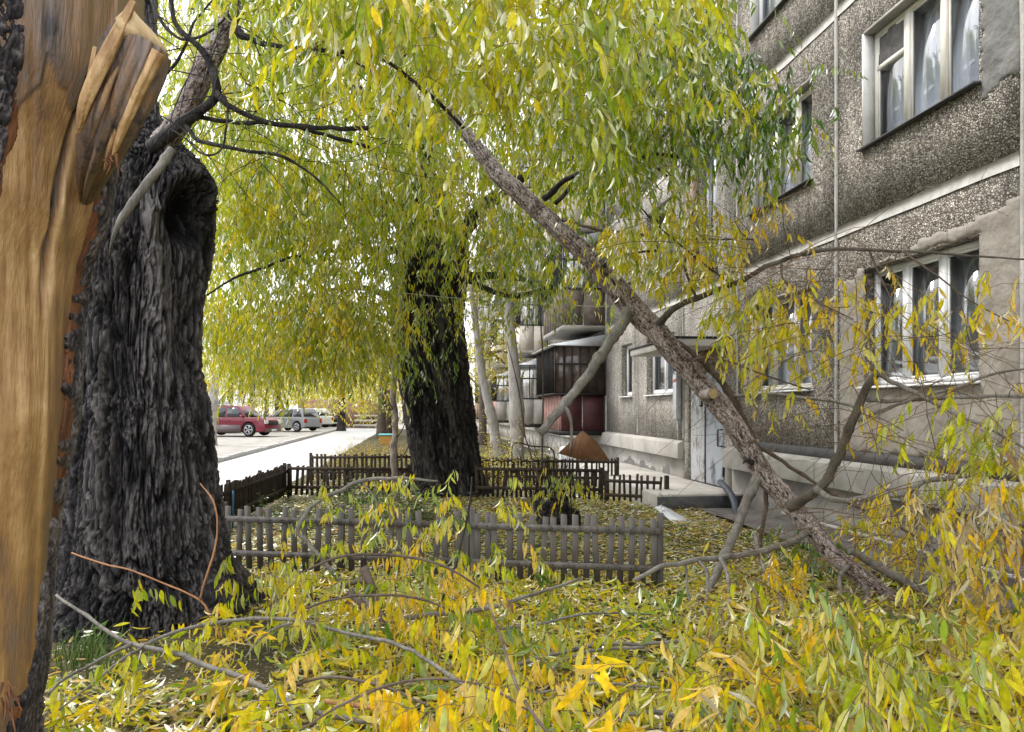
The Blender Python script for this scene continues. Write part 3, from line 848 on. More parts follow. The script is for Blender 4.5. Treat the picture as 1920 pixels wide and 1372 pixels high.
# service pipe along the foot of the wall
pp = MB(); pp.tube(resample([(4.93, 3.5, .22), (4.93, 6, .21), (4.94, 8, .20), (4.94, 9.7, .19)], n=20), .022, 10)
pp.build('base_pipe', M['pipe'], bld, smooth=True)
dn = MB(); dn.tube(resample([P(1350, 903, 12.3), P(1358, 910, 11.9), P(1372, 928, 11.5), P(1379, 952, 11.15), P(1381, 992, 11.0)], n=20), .05, 12)
dn.build('drain_hose', M['darkpipe'], bld, smooth=True)
# ================================================================== LEAVES AND TWIGS
def leaf_template(lod):
    """unit leaf: length 1 along x, width along y, blade normal z; lance shaped, folded along the midrib, tip drooping"""
    if lod == 0: st = [(.14, .062), (.38, .112), (.64, .094), (.86, .042)]
    elif lod == 1: st = [(.28, .115), (.66, .10)]
    else: st = []
    if lod == 2:
        v = np.array([(0, 0, 0), (.45, .13, .02), (1, 0, -.06), (.45, -.13, .02)], float)
        return v, [np.array([(0, 3, 2), (0, 2, 1)])], np.array([0, .45, 1, .45])
    v = [(0, 0, 0)]; 
    for t, w in st:
        dz = -.14 * t * t
        v += [(t, -w, dz + w * .35), (t, 0, dz), (t, w, dz + w * .35)]
    v.append((1, 0, -.17))
    tri = [(0, 1, 2), (0, 2, 3)]; qd = []
    k = len(st)
    for i in range(k - 1):
        a = 1 + 3 * i; qd += [(a, a + 3, a + 4, a + 1), (a + 1, a + 4, a + 5, a + 2)]
    a = 1 + 3 * (k - 1); e = len(v) - 1
    tri += [(a, e, a + 1), (a + 1, e, a + 2)]
    return np.array(v, float), [np.array(tri), np.array(qd)], np.array([p[0] for p in v])
TPL = {k: leaf_template(k) for k in (0, 1, 2)}

def norm(a): return a / (np.linalg.norm(a, axis=-1, keepdims=True) + 1e-9)

def leaf_frames(d, n):
    x = norm(d); y = norm(np.cross(n, x)); z = np.cross(x, y)
    return x, y, z

def leaves_mesh(pos, d, n, size, hue, lod, wid=None):
    T, polys, tt = TPL[lod]
    x, y, z = leaf_frames(d, n)
    k = len(T); N = len(pos)
    wid = np.ones(N) if wid is None else wid
    curl = RNG.normal(1, 1.5, N)
    v = pos[:, None] + size[:, None, None] * (T[None, :, 0, None] * x[:, None] + (T[None, :, 1] * wid[:, None])[..., None] * y[:, None] + (T[None, :, 2] * curl[:, None])[..., None] * z[:, None])
    off = (np.arange(N) * k)[:, None, None]
    P_ = [(p[None] + off).reshape(-1, p.shape[1]) for p in polys]
    h = np.repeat(hue, k)
    return v.reshape(-1, 3), P_, h

def sprays(start, d0, length, nseg=10, droop=.35, wig=.12, spacing=.035, leaf=.10, hue=.45, hue_sd=.09, hue_leaf=.06, hang=.8, r0=.0022, ffrac=1.0, first=.06, spread=.55):
    """weeping twigs from many start points at once; returns twig polylines and their leaves"""
    N = len(start)
    length = np.broadcast_to(length, (N,)).astype(float)
    L = length / nseg
    p = start.copy(); d = norm(d0); pts = [p.copy()]; ds = [d.copy()]
    droop = np.broadcast_to(droop, (N,))
    for s in range(nseg):
        d = norm(d + np.array([0, 0, -1.0]) * droop[:, None] + RNG.normal(0, wig, (N, 3)))
        p = p + d * L[:, None]; pts.append(p.copy()); ds.append(d.copy())
    pts = np.stack(pts, 1); ds = np.stack(ds, 1)
    nl = max(2, int(np.median(length) * (1 - first) / spacing))
    t = first + (1 - first) * (np.arange(nl)[None] + RNG.uniform(-.35, .35, (N, nl))) / nl
    t = np.clip(t, 0.02, .999) * nseg
    i = t.astype(int); f = (t - i)[..., None]
    rows = np.arange(N)[:, None]
    pos = pts[rows, i] * (1 - f) + pts[rows, i + 1] * f
    dd = ds[rows, i]
    side = norm(np.cross(dd, np.array([0, 0, 1.0]) + RNG.normal(0, .15, (N, 1, 3))))
    sg = np.where((np.arange(nl) % 2)[None, :, None] == 0, 1, -1)
    ld = norm(norm(dd * .55 + side * sg * spread + RNG.normal(0, .22, (N, nl, 3))) * (1 - hang) + np.array([0, 0, -1.0]) * hang + RNG.normal(0, .10, (N, nl, 3)))
    ln = RNG.normal(0, 1, (N, nl, 3)); ln[..., 2] += .3
    size = leaf * RNG.uniform(.65, 1.15, (N, nl)) * (1 - .35 * (t / nseg) ** 3)
    hu = np.broadcast_to(hue, (N,))[:, None] + RNG.normal(0, hue_sd, (N, 1)) + RNG.normal(0, hue_leaf, (N, nl))
    tan_ = (hu > .88) & (np.broadcast_to(hue, (N,))[:, None] < .86) & (RNG.random((N, nl)) < .85)
    hu = np.where(tan_, .88 - .14 * RNG.random((N, nl)), hu)
    keep = RNG.random((N, nl)) < ffrac
    return pts, (pos[keep], ld[keep], ln[keep], size[keep], np.clip(hu[keep], 0, .99)), r0

def twig_mesh(pts, r0, taper=.35, n=3):
    N, S, _ = pts.shape
    d = norm(np.gradient(pts, axis=1))
    ref = np.zeros_like(d); ref[..., 0] = .3; ref[..., 1] = .9; ref[..., 2] = .2
    A = norm(np.cross(d, ref)); B = np.cross(d, A)
    r = np.broadcast_to(r0, (N,))[:, None] * (1 - (1 - taper) * np.linspace(0, 1, S))[None]
    th = np.arange(n) * 2 * math.pi / n
    v = pts[:, :, None] + r[..., None, None] * (np.cos(th)[None, None, :, None] * A[:, :, None] + np.sin(th)[None, None, :, None] * B[:, :, None])
    base_ = (np.arange(N) * S * n)[:, None, None]; s = (np.arange(S - 1) * n)[None, :, None]; k = np.arange(n)[None, None]
    k2 = (k + 1) % n
    q = np.stack([base_ + s + k, base_ + s + k2, base_ + s + n + k2, base_ + s + n + k], -1).reshape(-1, 4)
    return v.reshape(-1, 3), q

# single leaves share a few meshes: 12 hues x 2 shapes
LEAFMESH = {}
def single_leaf_mesh(h, shape):
    k = (int(h * 14), shape)
    if k not in LEAFMESH:
        T, polys, tt = TPL[0]
        v = T.copy(); v[:, 1] *= (1.0, 1.25)[shape]; v[:, 2] *= (1.0, -1.2)[shape]
        me = new_mesh('leaf', v, [p for p in polys], {'hue': np.full(len(v), (k[0] + .5) / 14)})
        me.materials.append(M['leaf'])
        LEAFMESH[k] = me
    return LEAFMESH[k]

def place_leaves(root, L, lod, nsingle=300, minpx=9, fname='foliage', wid=None, kind_parent=None):
    """L = (pos, dir, normal, size, hue): the largest in view become leaf parts, the rest one foliage part"""
    pos, d, n, size, hue = L
    u, v, D = proj(pos + norm(d) * size[:, None] * .5)
    px = FPX * size / np.maximum(D, .3) * np.sqrt(np.clip(1 - (norm(d) @ np.array([SY, CY, 0])) ** 2, .05, 1))
    inv = (u > 8) & (u < 1912) & (v > 8) & (v < 1364) & (D > .5) & (px >= minpx)
    order = np.argsort(-px * inv)[:nsingle]
    order = order[inv[order]]
    single = np.zeros(len(pos), bool); single[order] = True
    b = base_of(root)
    x, y, z = leaf_frames(d, n)
    for i in order:
        o = bpy.data.objects.new('leaf', single_leaf_mesh(float(hue[i]), int(i) % 2))
        COL.objects.link(o); o.parent = root
        m = Matrix.Identity(4)
        s = float(size[i])
        for a, ax in enumerate((x[i], y[i], z[i])):
            for r in range(3): m[r][a] = float(ax[r]) * s
        for r in range(3): m[r][3] = float(pos[i][r] - b[r])
        o.matrix_basis = m
    rest = ~single
    if rest.any():
        vv, pp_, hh = leaves_mesh(pos[rest], d[rest], n[rest], size[rest], hue[rest], lod)
        part(fname, vv, pp_, M['leaf'], root, attrs={'hue': hh}, kind='stuff')

def cat_leaves(ls): return tuple(np.concatenate([l[k] for l in ls]) for k in range(5))

PRUNE = []
def pruned(L):
    """drop the leaves that would hang in front of bare limbs"""
    if not PRUNE: return L
    u, v, D = proj(L[0] + L[1] * L[3][:, None] * .5)
    keep = np.ones(len(u), bool)
    for a, b, Da, Db, w, pr in PRUNE:
        a = np.array(a, float); b = np.array(b, float); ab = b - a
        t = np.clip(((u - a[0]) * ab[0] + (v - a[1]) * ab[1]) / ab.dot(ab), 0, 1)
        d = np.hypot(u - a[0] - t * ab[0], v - a[1] - t * ab[1])
        keep &= ~((d < w) & (D < Da + (Db - Da) * t) & (RNG.random(len(u)) < pr))
    return tuple(x[keep] for x in L)

class Plant:
    """gathers twigs and leaves for one thing"""
    def __init__(s, root): s.root = root; s.L = []; s.T = []
    def add(s, start, d0, length, **k):
        pts, L, r0 = sprays(np.asarray(start, float), np.asarray(d0, float), length, **k)
        s.L.append(L); s.T.append((pts, r0))
    def finish(s, lod=1, nsingle=300, minpx=9, twig='twig'):
        vs, qs, n = [], [], 0
        for pts, r0 in s.T:
            v, q = twig_mesh(pts, r0); vs.append(v); qs.append(q + n); n += len(v)
        if vs: part('twigs', np.vstack(vs), [np.vstack(qs)], M[twig], s.root, kind='stuff', smooth=True)
        if s.L: place_leaves(s.root, pruned(cat_leaves(s.L)), lod, nsingle, minpx)

def region(n, poly, D0, D1, pw=1.0):
    """n random points inside a polygon of bearings, spread through a range of distances"""
    poly = np.array(poly, float)
    lo, hi = poly.min(0), poly.max(0); out = []
    while len(out) < n:
        q = RNG.uniform(lo, hi, (n * 3, 2))
        x, y = q[:, 0], q[:, 1]; ins = np.zeros(len(q), bool)
        for i in range(len(poly)):
            x1, y1 = poly[i]; x2, y2 = poly[i - 1]
            c = ((y1 > y) != (y2 > y)) & (x < (x2 - x1) * (y - y1) / (y2 - y1 + 1e-9) + x1)
            ins ^= c
        out += list(q[ins])
    out = np.array(out[:n]); D = D0 + (D1 - D0) * RNG.random(n) ** pw
    cx = (out[:, 0] - 960) / FPX * D
    return np.stack([cx * CY + D * SY, -cx * SY + D * CY, EYE - (out[:, 1] - HZN) / FPX * D], 1)

def hdir(n, z=.2, sd=.3):
    a = RNG.uniform(0, 2 * math.pi, n)
    return np.stack([np.cos(a), np.sin(a), z + RNG.normal(0, sd, n)], 1)

# ------------------------------------------------------------------ bark surfaces
def ridged(x, y, z, seed, o=3):
    r = 0; a = .6; w = 1.0
    for i in range(o):
        q = 1 - np.abs(vnoise(x, y, z, seed + 31 * i)) * 2.2
        q = np.clip(q, 0, 1); r = r + a * q; a *= .45
        x, y, z = x * 2.07, y * 2.0, z * 2.07
    return r
def bark_disp(sx=.05, sz=.30, amp=.035, seed=1, k=1.0):
    """long interlocking ridges parted by dark furrows, seamless round the trunk"""
    def f(th, L, R):
        ca, sa, z = np.cos(th) * R, np.sin(th) * R, L
        wa = .9 * sx * fbm(ca / sx * .35, z / sz * 1.1, sa / sx * .35, seed, 4)
        wb = .9 * sx * fbm(ca / sx * .35 + 9, z / sz * 1.1, sa / sx * .35, seed + 50, 4)
        x, y = (ca + wa * 1.6) / sx, (sa + wb * 1.6) / sx
        zz = z / sz + .5 * fbm(ca / sx * .5, z / sz * 2, sa / sx * .5, seed + 7, 3)
        fur = np.clip(np.abs(vnoise(x, zz, y, seed)) * 4.6, 0, 1)            # 0 in the furrows
        fur2 = np.clip(np.abs(vnoise(x * 2.3, zz * 1.6, y * 2.3, seed + 5)) * 3.4, 0, 1)
        crk = np.clip(np.abs(vnoise(x * 1.2, zz * 4.2, y * 1.2, seed + 11)) * 6, 0, 1)
        plate = np.sqrt(fur) * (.5 + .5 * np.sqrt(fur2)) * (.80 + .20 * crk)
        st = 1 - np.abs(vnoise(x * 5.5 + wa * 20, zz * 2.6, y * 5.5 + wb * 20, seed + 21)) * 2
        st2 = 1 - np.abs(vnoise(x * 12, zz * 7, y * 12, seed + 22)) * 2
        n = fbm(ca / sx * 5, z / sz * 14, sa / sx * 5, seed + 13, 4)
        n2 = vnoise(x * .5, zz * .5, y * .5, seed + 17)
        d = amp * (plate + .30 * st + .12 * st2 + .22 * n - .85 + .35 * n2)
        ridge = np.clip(.46 * plate + .26 * st + .10 * st2 + .22 * n + .16 * n2 - .10, 0, 1)
        return d * k, ridge
    return f

def sil(l, r, D):
    """radius whose right-hand outline is seen at r when the axis is seen midway"""
    ac, ar = math.atan(((l + r) / 2 - 960) / FPX), math.atan((r - 960) / FPX)
    return D / math.cos(ac) * math.sin(ar - ac)
def trunk(name, prof, D, m, root, nth=260, step=.018, disp=None, lobes=(), knob=None, mod=None, flatless=False):
    """prof: (v, u_left, u_right) rows from the ground up, read at distance D"""
    rows = []
    for v, l, r in prof:
        c = P((l + r) / 2, v, D); rows.append((*c, sil(l, r, D)))
    rs = resample(np.array(rows), step=step)
    pts, rad = rs[:, :3], np.maximum(rs[:, 3], .01)
    m_ = len(pts)
    th = np.linspace(0, 2 * math.pi, nth, endpoint=False)
    L = np.concatenate([[0], np.cumsum(np.linalg.norm(np.diff(pts, axis=0), axis=1))])
    TH = th[None] * np.ones((m_, 1)); LL = L[:, None] * np.ones((1, nth))
    R = np.repeat(rad[:, None], nth, 1)
    lob = np.zeros_like(R)
    for (n, ph, a, zf) in lobes: lob += a * np.cos(n * TH + ph + zf * LL)
    R2 = R * (1 + lob)
    dd, ridge = disp(TH, LL, R)
    R2 = R2 + dd
    X = np.stack([pts[:, 0, None] + R2 * np.cos(TH), pts[:, 1, None] + R2 * np.sin(TH), pts[:, 2, None] + 0 * R2], -1)
    if mod is not None: X, ridge = mod(X, ridge, TH, pts, rad)
    v = X.reshape(-1, 3)
    i = np.arange(m_ - 1)[:, None] * nth; j = np.arange(nth)[None]; j2 = (j + 1) % nth
    q = np.stack([i + j, i + j2, i + nth + j2, i + nth + j], -1).reshape(-1, 4)
    return part(name, v, [q], m, root, smooth=flatless, attrs={'ridge': ridge.ravel()})

def limb(name, path, m, root, n=10, step=.05, amp=0.0, seed=1, taper=None, detail=False, cutend=False):
    """path rows: (u, v, D, width in photo pixels)"""
    rows = [(*P(u, v, D), w / 2 * D / FPX * (.80 if detail else .78)) for u, v, D, w in path]
    return limb3(name, rows, m, root, n, step, amp, seed, detail, cutend)

def limb3(name, rows, m, root, n=10, step=.05, amp=0.0, seed=1, detail=False, cutend=False):
    rs = resample(np.array(rows, float), step=step)
    pts, rad = rs[:, :3].copy(), np.maximum(rs[:, 3], .0008)
    t = np.arange(len(pts)) * step
    for a in range(3):
        pts[:, a] += (fbm(t * 3.1 + a * 7, t * 0, seed=seed + a, o=3) * .6 + .35 * vnoise(t * 13 + a * 5, t * 0, seed=seed + a + 4)) * np.minimum(rad, .022)
    if detail:
        R0 = rad.mean()
        dsp = bark_disp(max(.014, R0 * .22), max(.09, R0 * 1.2), min(.014, R0 * .20), seed)
        v, f, rg = tube_np(pts, rad, n, True, dsp)
    else:
        rr = rad * (1 + .10 * fbm(t * 9, t * 0, seed=seed + 8, o=3))
        # small nodes
        rr = rr * (1 + .22 * (_h(np.arange(len(rr)), np.zeros(len(rr)), np.zeros(len(rr)), seed) > .9))
        v, f, rg = tube_np(pts, rr, n, True)
        rg = .45 + .3 * fbm(v[:, 0] * 9, v[:, 1] * 9, v[:, 2] * 9, seed, 3)
    o = part(name, v, f, m, root, smooth=not detail, attrs={'ridge': rg})
    if cutend:
        d = norm((pts[-1] - pts[-3])[None])[0]; c = pts[-1] + d * .002
        a = norm(np.cross(d, [0.2, .9, .3])[None])[0]; b = np.cross(d, a)
        ring = [c + rad[-1] * 1.0 * (math.cos(q) * a + math.sin(q) * b) for q in np.linspace(0, 6.283, 15)[:-1]]
        part('cut_face', [c + d * .004] + ring, [(0, 1 + i, 1 + (i + 1) % 14) for i in range(14)], M['cut'], root)
    return rs

# ================================================================== NEAR WILLOW, DARK FURROWED TRUNK
DT = 5.9
near = thing('willow_tree', P(235, 1149, DT) * np.array([1, 1, 0]), 'massive black furrowed willow trunk with a hollow burl behind the peeled tree', 'tree')
def near_mod(X, ridge, TH, pts, rad):
    u, v, D = proj(X)
    front = D < (pts[:, 0] * SY + pts[:, 1] * CY)[:, None] + .05
    c = np.stack([pts[:, 0, None] + 0 * TH, pts[:, 1, None] + 0 * TH, X[..., 2]], -1)
    rdir = norm(X - c)
    # hollow burl
    e = ((u - 352) / 34) ** 2 + ((v - 400) / 52) ** 2
    hol = np.exp(-e * 1.1) * front
    rim = np.exp(-((np.sqrt(e) - 1.45) / .35) ** 2) * front * (v < 480)
    X = X + rdir * (-.34 * hol + .07 * rim * (v < 400))[..., None]
    # pale vertical ridge below it
    cu = 288 + (v - 500) * .06
    rd = np.exp(-((u - cu) / 22) ** 2) * front * sstep(350, 400, v) * sstep(760, 640, v)
    X = X + rdir * (.09 * rd)[..., None]
    ridge = np.clip(ridge + .25 * rd - .5 * hol, 0, 1)
    # deep groove left of it and lower buttress folds
    gr_ = np.exp(-((u - (212 + (v - 700) * .02)) / 20) ** 2) * front * sstep(450, 700, v) * sstep(1150, 950, v)
    X = X - rdir * (.11 * gr_)[..., None]
    return X, ridge
prof = [(1235, 35, 505), (1190, 60, 478), (1150, 78, 462), (1100, 92, 448), (1040, 105, 428), (960, 115, 413), (880, 122, 404), (780, 130, 393), (700, 130, 376), (620, 133, 374), (560, 137, 380), (470, 140, 397),
        (400, 145, 402), (340, 160, 398), (300, 178, 374), (270, 192, 338), (235, 205, 305), (190, 212, 294), (150, 214, 290), (60, 214, 286), (-100, 205, 285), (-350, 200, 282)]
trunk('trunk', prof, DT, M['bark_dark'], near, 520, .0105, bark_disp(.058, .95, .07, 3), [(3, .4, .03, .2), (5, 1.0, .035, .3), (8, 2., .018, -.4)], mod=near_mod)
# roots running out of the base
for k, (a, l, r) in enumerate([(-.25, .6, .2), (.5, .7, .2), (1.6, .7, .2), (2.9, .7, .2)]):
    b = P(240, 1149, DT)
    ca, sa = math.cos(a - YAW), math.sin(a - YAW)
    limb3('root', [(b[0] + ca * .55, b[1] + sa * .55, .42, r * .8), (b[0] + ca * .8, b[1] + sa * .8, .12, r * .8), (b[0] + ca * (.55 + l * .6), b[1] + sa * (.55 + l * .6), -.02, r * .55), (b[0] + ca * (.7 + l * .8), b[1] + sa * (.7 + l * .8), -.12, r * .3)],
          M['bark_dark'], near, 40, .02, seed=30 + k, detail=True)
limb('branch', [(290, 285, 5.75, 60), (315, 255, 5.65, 54), (345, 215, 5.6, 50), (385, 130, 5.5, 50), (415, 60, 5.5, 44), (440, 0, 5.5, 40), (470, -90, 5.4, 36), (540, -230, 5.3, 32), (700, -420, 5.5, 26), (1000, -520, 6.0, 18)], M['bark_limb'], near, 48, .012, seed=4, detail=True)
limb('cut_branch', [(322, 282, 5.15, 21), (290, 325, 5.05, 21), (255, 372, 5.0, 20), (225, 415, 4.97, 17), (210, 450, 4.98, 9), (206, 478, 5.05, 3)], M['bark_grey'], near, 14, .03, seed=5)
limb('branch', [(285, 275, 5.5, 34), (318, 252, 5.3, 34), (350, 226, 5.2, 28), (385, 203, 5.15, 23), (408, 180, 5.1, 22), (404, 150, 5.1, 20), (392, 120, 5.1, 18), (372, 88, 5.1, 15), (345, 62, 5.1, 13), (325, 35, 5.1, 11), (322, -5, 5.1, 10), (330, -60, 5.1, 8)], M['bark_mid'], near, 14, .03, seed=6)
limb('branch', [(406, 168, 5.1, 17), (420, 190, 5.0, 14), (445, 205, 5.0, 13), (480, 222, 5.0, 12), (520, 233, 5.0, 12), (600, 240, 5.0, 11), (690, 243, 5.0, 10)], M['bark_mid'], near, 12, .03, seed=7)
limb('branch', [(365, 218, 5.2, 10), (430, 228, 5.2, 10), (520, 232, 5.2, 9), (600, 250, 5.2, 9), (690, 276, 5.2, 8)], M['bark_mid'], near, 10, .03, seed=8)
limb('branch', [(350, 236, 5.2, 12), (370, 262, 5.15, 10), (400, 272, 5.1, 9), (460, 283, 5.1, 8), (520, 292, 5.1, 8), (560, 310, 5.1, 6), (600, 340, 5.1, 5), (640, 385, 5.1, 3)], M['bark_mid'], near, 8, .04, seed=9)
limb('branch', [(440, 52, 5.5, 22), (460, 70, 5.4, 17), (500, 85, 5.4, 12), (560, 92, 5.4, 10), (640, 98, 5.5, 10), (700, 106, 5.7, 9), (740, 125, 5.9, 9), (790, 165, 6.2, 9), (830, 200, 6.5, 9), (868, 240, 6.8, 8)], M['bark_mid'], near, 10, .04, seed=10)
limb('branch', [(720, 108, 5.7, 7), (780, 104, 5.7, 6), (830, 108, 5.8, 4)], M['bark_mid'], near, 8, .04, seed=11)
limb('branch', [(480, 0, 5.0, 8), (540, 40, 5.0, 8), (590, 85, 5.0, 7), (650, 110, 5.0, 6), (720, 150, 5.0, 4), (780, 220, 5.0, 3)], M['bark_mid'], near, 8, .04, seed=12)
limb('branch', [(285, 0, 5.2, 8), (300, 40, 5.1, 8), (330, 70, 5.1, 7), (352, 75, 5.1, 7), (395, 60, 5.1, 6), (440, 15, 5.1, 4)], M['bark_mid'], near, 8, .04, seed=13)
limb('branch', [(300, 150, 5.4, 9), (330, 120, 5.3, 8), (350, 80, 5.2, 7), (365, 40, 5.2, 6), (400, 0, 5.2, 5)], M['bark_mid'], near, 8, .04, seed=14)
limb('branch', [(405, 175, 5.1, 7), (425, 190, 5.0, 6), (425, 240, 5.0, 5), (412, 285, 5.0, 5), (380, 288, 5.0, 5), (350, 262, 5.1, 5)], M['bark_mid'], near, 8, .03, seed=15)
for k in range(16):
    a = RNG.uniform(285, 470); c = RNG.uniform(20, 240)
    d1, d2 = RNG.normal(0, 60), RNG.uniform(20, 120)
    limb('twig', [(a, c, 5.1, 3.5), (a + d1 * .5, c + d2 * .3, 5.05, 3), (a + d1, c + d2 * .7, 5.05, 2.5), (a + d1 * 1.3, c + d2 * 1.2, 5.0, 1.6)], M['bark_mid'], near, 5, .05, seed=60 + k)
# big limbs of the crown overhead, out of the picture's top
for k, (az, l) in enumerate([(-.25, 4.6), (.35, 4.2), (.9, 3.6), (-.9, 3.5), (1.8, 3.2), (2.6, 3.5)]):
    b = P(243, -340, DT); a = az + .35
    limb3('branch', [(b[0], b[1], b[2] - .3, .19), (b[0] + math.cos(a) * l * .25, b[1] + math.sin(a) * l * .25, b[2] + .7, .15), (b[0] + math.cos(a) * l * .65, b[1] + math.sin(a) * l * .65, b[2] + 1.1, .10), (b[0] + math.cos(a) * l, b[1] + math.sin(a) * l, b[2] + .8, .045)], M['bark_dark'], near, 12, .08, seed=80 + k)
limb('suckering_twig', [(135, 1035, 5.0, 4), (190, 1055, 4.95, 4), (250, 1070, 4.9, 4), (300, 1090, 4.85, 4), (375, 1125, 4.8, 5), (395, 1160, 4.78, 7), (414, 1198, 4.75, 8)], M['twig_orange'], near, 7, .03, seed=20)
limb('suckering_twig', [(375, 1125, 4.8, 5), (385, 1085, 4.8, 5), (400, 1040, 4.85, 5), (408, 990, 4.9, 4), (400, 940, 4.95, 4), (375, 905, 5.05, 3)], M['twig_orange'], near, 7, .03, seed=21)
pl = Plant(near)
PRUNE += [((862, 235), (960, 352), 8.4, 8.1, 24, .78), ((960, 352), (1190, 577), 8.1, 7.6, 28, .82), ((445, 60), (345, 215), 5.5, 5.6, 30, .9), ((430, 200), (690, 243), 5, 5, 14, .9), ((400, 272), (600, 340), 5.1, 5.1, 12, .8), ((460, 70), (740, 125), 5.4, 5.9, 12, .7), ((740, 125), (868, 240), 5.9, 6.8, 14, .8)]
# big close leaves along the top
# right-hand hanging mass in front of the facade
def bunch(p_, nc, poly, D0, D1, hue, l0=.22, l1=.45, per=6, rad=.13, leaf=.11, hue_sd=.05, **k):
    """clusters of short shoots whose leaves fan out and droop, with gaps between the clusters"""
    c = region(nc, poly, D0, D1)
    cnt = RNG.integers(max(2, per - 3), per + 4, nc)
    i = np.repeat(np.arange(nc), cnt); n = len(i)
    st = c[i] + RNG.normal(0, 1, (n, 3)) * np.array([rad, rad, rad * 1.1])
    main = hdir(nc, .05, .2)[i] + RNG.normal(0, .45, (n, 3))
    hu = np.clip(hue + RNG.normal(0, hue_sd, nc), 0.02, .97)[i]
    kw = dict(droop=.26, wig=.10, spacing=.034, hang=.66, r0=.0018, spread=.7, hue_sd=.035, hue_leaf=.055, first=.02); kw.update(k)
    p_.add(st, main, RNG.uniform(l0, l1, n), hue=hu, leaf=leaf, **kw)
bunch(pl, 85, [(560, -160), (1240, -160), (1250, 90), (1120, 190), (880, 170), (700, 110), (560, 40)], 3.1, 4.6, .54, leaf=.115)
bunch(pl, 210, [(440, -200), (1330, -200), (1340, 180), (1120, 300), (960, 260), (840, 190), (700, 220), (460, 110)], 4.6, 7.2, .48, leaf=.112)
bunch(pl, 30, [(1080, 180), (1240, 180), (1240, 330), (1130, 360)], 5.2, 6.8, .44)
bunch(pl, 100, [(1180, -60), (1330, -60), (1400, 60), (1490, 160), (1490, 270), (1400, 310), (1260, 280), (1150, 230)], 5.4, 7.2, .30, leaf=.10, hue_sd=.08)
bunch(pl, 8, [(1230, 130), (1480, 130), (1490, 270), (1350, 330), (1230, 300)], 5.6, 6.8, .58, leaf=.10, per=4)
bunch(pl, 9, [(330, -100), (560, -100), (560, 120), (420, 40)], 4.2, 5.6, .48, per=4)
pl.add(np.array([P(1520, 130, 6), P(1450, 15, 6.2), P(1455, 70, 6.1)]), np.array([[1, -.2, .1], [1, .1, -.2], [1, 0, -.2]]), .5, hue=.40, droop=.10, leaf=.09, spacing=.04, hang=.7)
# sparse leaves close to the trunk on the left
for (a, b_, c, d_) in [(1040, 380, 1150, 300), (1150, 300, 1290, 300), (1290, 300, 1380, 150), (1250, 220, 1490, 235), (1300, 190, 1360, 155), (1100, 240, 1250, 330)]:
    limb('branch', [(a, b_, 6.6, 12), ((a + c) / 2, (b_ + d_) / 2 - 12, 6.5, 10), (c, d_, 6.4, 6)], M['bark_mid'], near, 8, .05, seed=int(a))
N = 110
st = region(N, [(300, -20), (760, -20), (720, 330), (380, 330)], 4.7, 6.0)
dd_ = np.stack([RNG.normal(.3, 1, N), RNG.normal(0, .5, N), RNG.normal(-.3, .5, N)], 1)
pts_, _, _ = sprays(st, dd_, RNG.uniform(.4, 1.3, N), nseg=12, droop=.05, wig=.14)
v_, q_ = twig_mesh(pts_, .0032)
part('bare_twigs', v_, [q_], M['bark_mid'], near, kind='stuff', smooth=True)
pl.finish(lod=1)

# ================================================================== MIDDLE WILLOW
DM = 14.0
mid = thing('willow_tree', P(840, 927, DM) * np.array([1, 1, 0]), 'thick black leaning willow with a yellow green weeping crown behind the picket fences', 'tree')
prof = [(945, 758, 935), (915, 776, 912), (880, 776, 898), (840, 768, 892), (780, 757, 884), (720, 748, 876), (660, 738, 868), (600, 735, 862), (560, 738, 866), (500, 742, 870), (430, 748, 868), (380, 745, 840), (320, 735, 810), (240, 728, 790), (120, 735, 780), (-50, 745, 775), (-250, 760, 775)]
trunk('trunk', prof, DM, M['bark_mid'], mid, 220, .035, bark_disp(.10, .9, .09, 9), [(3, .2, .06, .1), (6, .8, .04, .2)])
for a, b_, w in [((770, 420, 14), (560, 300, 13), 60), ((850, 450, 13.8), (1000, 320, 12.5), 46), ((790, 560, 13.8), (640, 440, 12.5), 30), ((760, 330, 14), (640, 120, 14), 44), ((800, 300, 14), (930, 80, 14), 44), ((862, 520, 13.6), (1040, 540, 12), 22), ((745, 560, 13.6), (610, 545, 12), 20), ((735, 640, 13.7), (590, 640, 12), 12)]:
    mu_, mv_, mD = [(x + y_) / 2 for x, y_ in zip(a, b_)]
    limb('branch', [(*a, w), (mu_, mv_ - 12, mD, w * .7), (*b_, w * .35)], M['bark_mid'], mid, 14, .08, seed=int(a[0] + b_[0]))
limb('branch', [(870, 520, 12.5, 18), (905, 540, 12.2, 14), (960, 556, 12, 12), (1000, 548, 11.8, 9), (1045, 533, 11.6, 6)], M['bark_mid'], mid, 8, .06, seed=3)
limb('branch', [(388, 553, 7.5, 4), (440, 522, 8, 6), (500, 500, 9, 7), (560, 480, 10, 8), (640, 470, 12, 9), (745, 470, 13.7, 20)], M['bark_mid'], mid, 8, .06, seed=4)
pm = Plant(mid)
C1 = [(380, 40), (700, 20), (1130, 40), (1200, 250), (1160, 330), (1040, 400), (960, 470), (880, 470), (800, 400), (700, 470), (520, 470), (385, 420)]
bunch(pm, 90, [(285, -60), (520, -60), (520, 330), (400, 330), (300, 250)], 9, 14, .50, l0=.4, l1=.8, rad=.25, leaf=.14, spacing=.045)
bunch(pm, 540, C1, 8.5, 15, .52, l0=.35, l1=.7, rad=.24, leaf=.145, spacing=.045, hue_sd=.07, r0=.0025)
bunch(pm, 230, [(385, 300), (720, 300), (740, 560), (700, 640), (560, 620), (385, 560)], 8.5, 13, .53, l0=.35, l1=.7, rad=.2, leaf=.135, spacing=.045, hue_sd=.07)
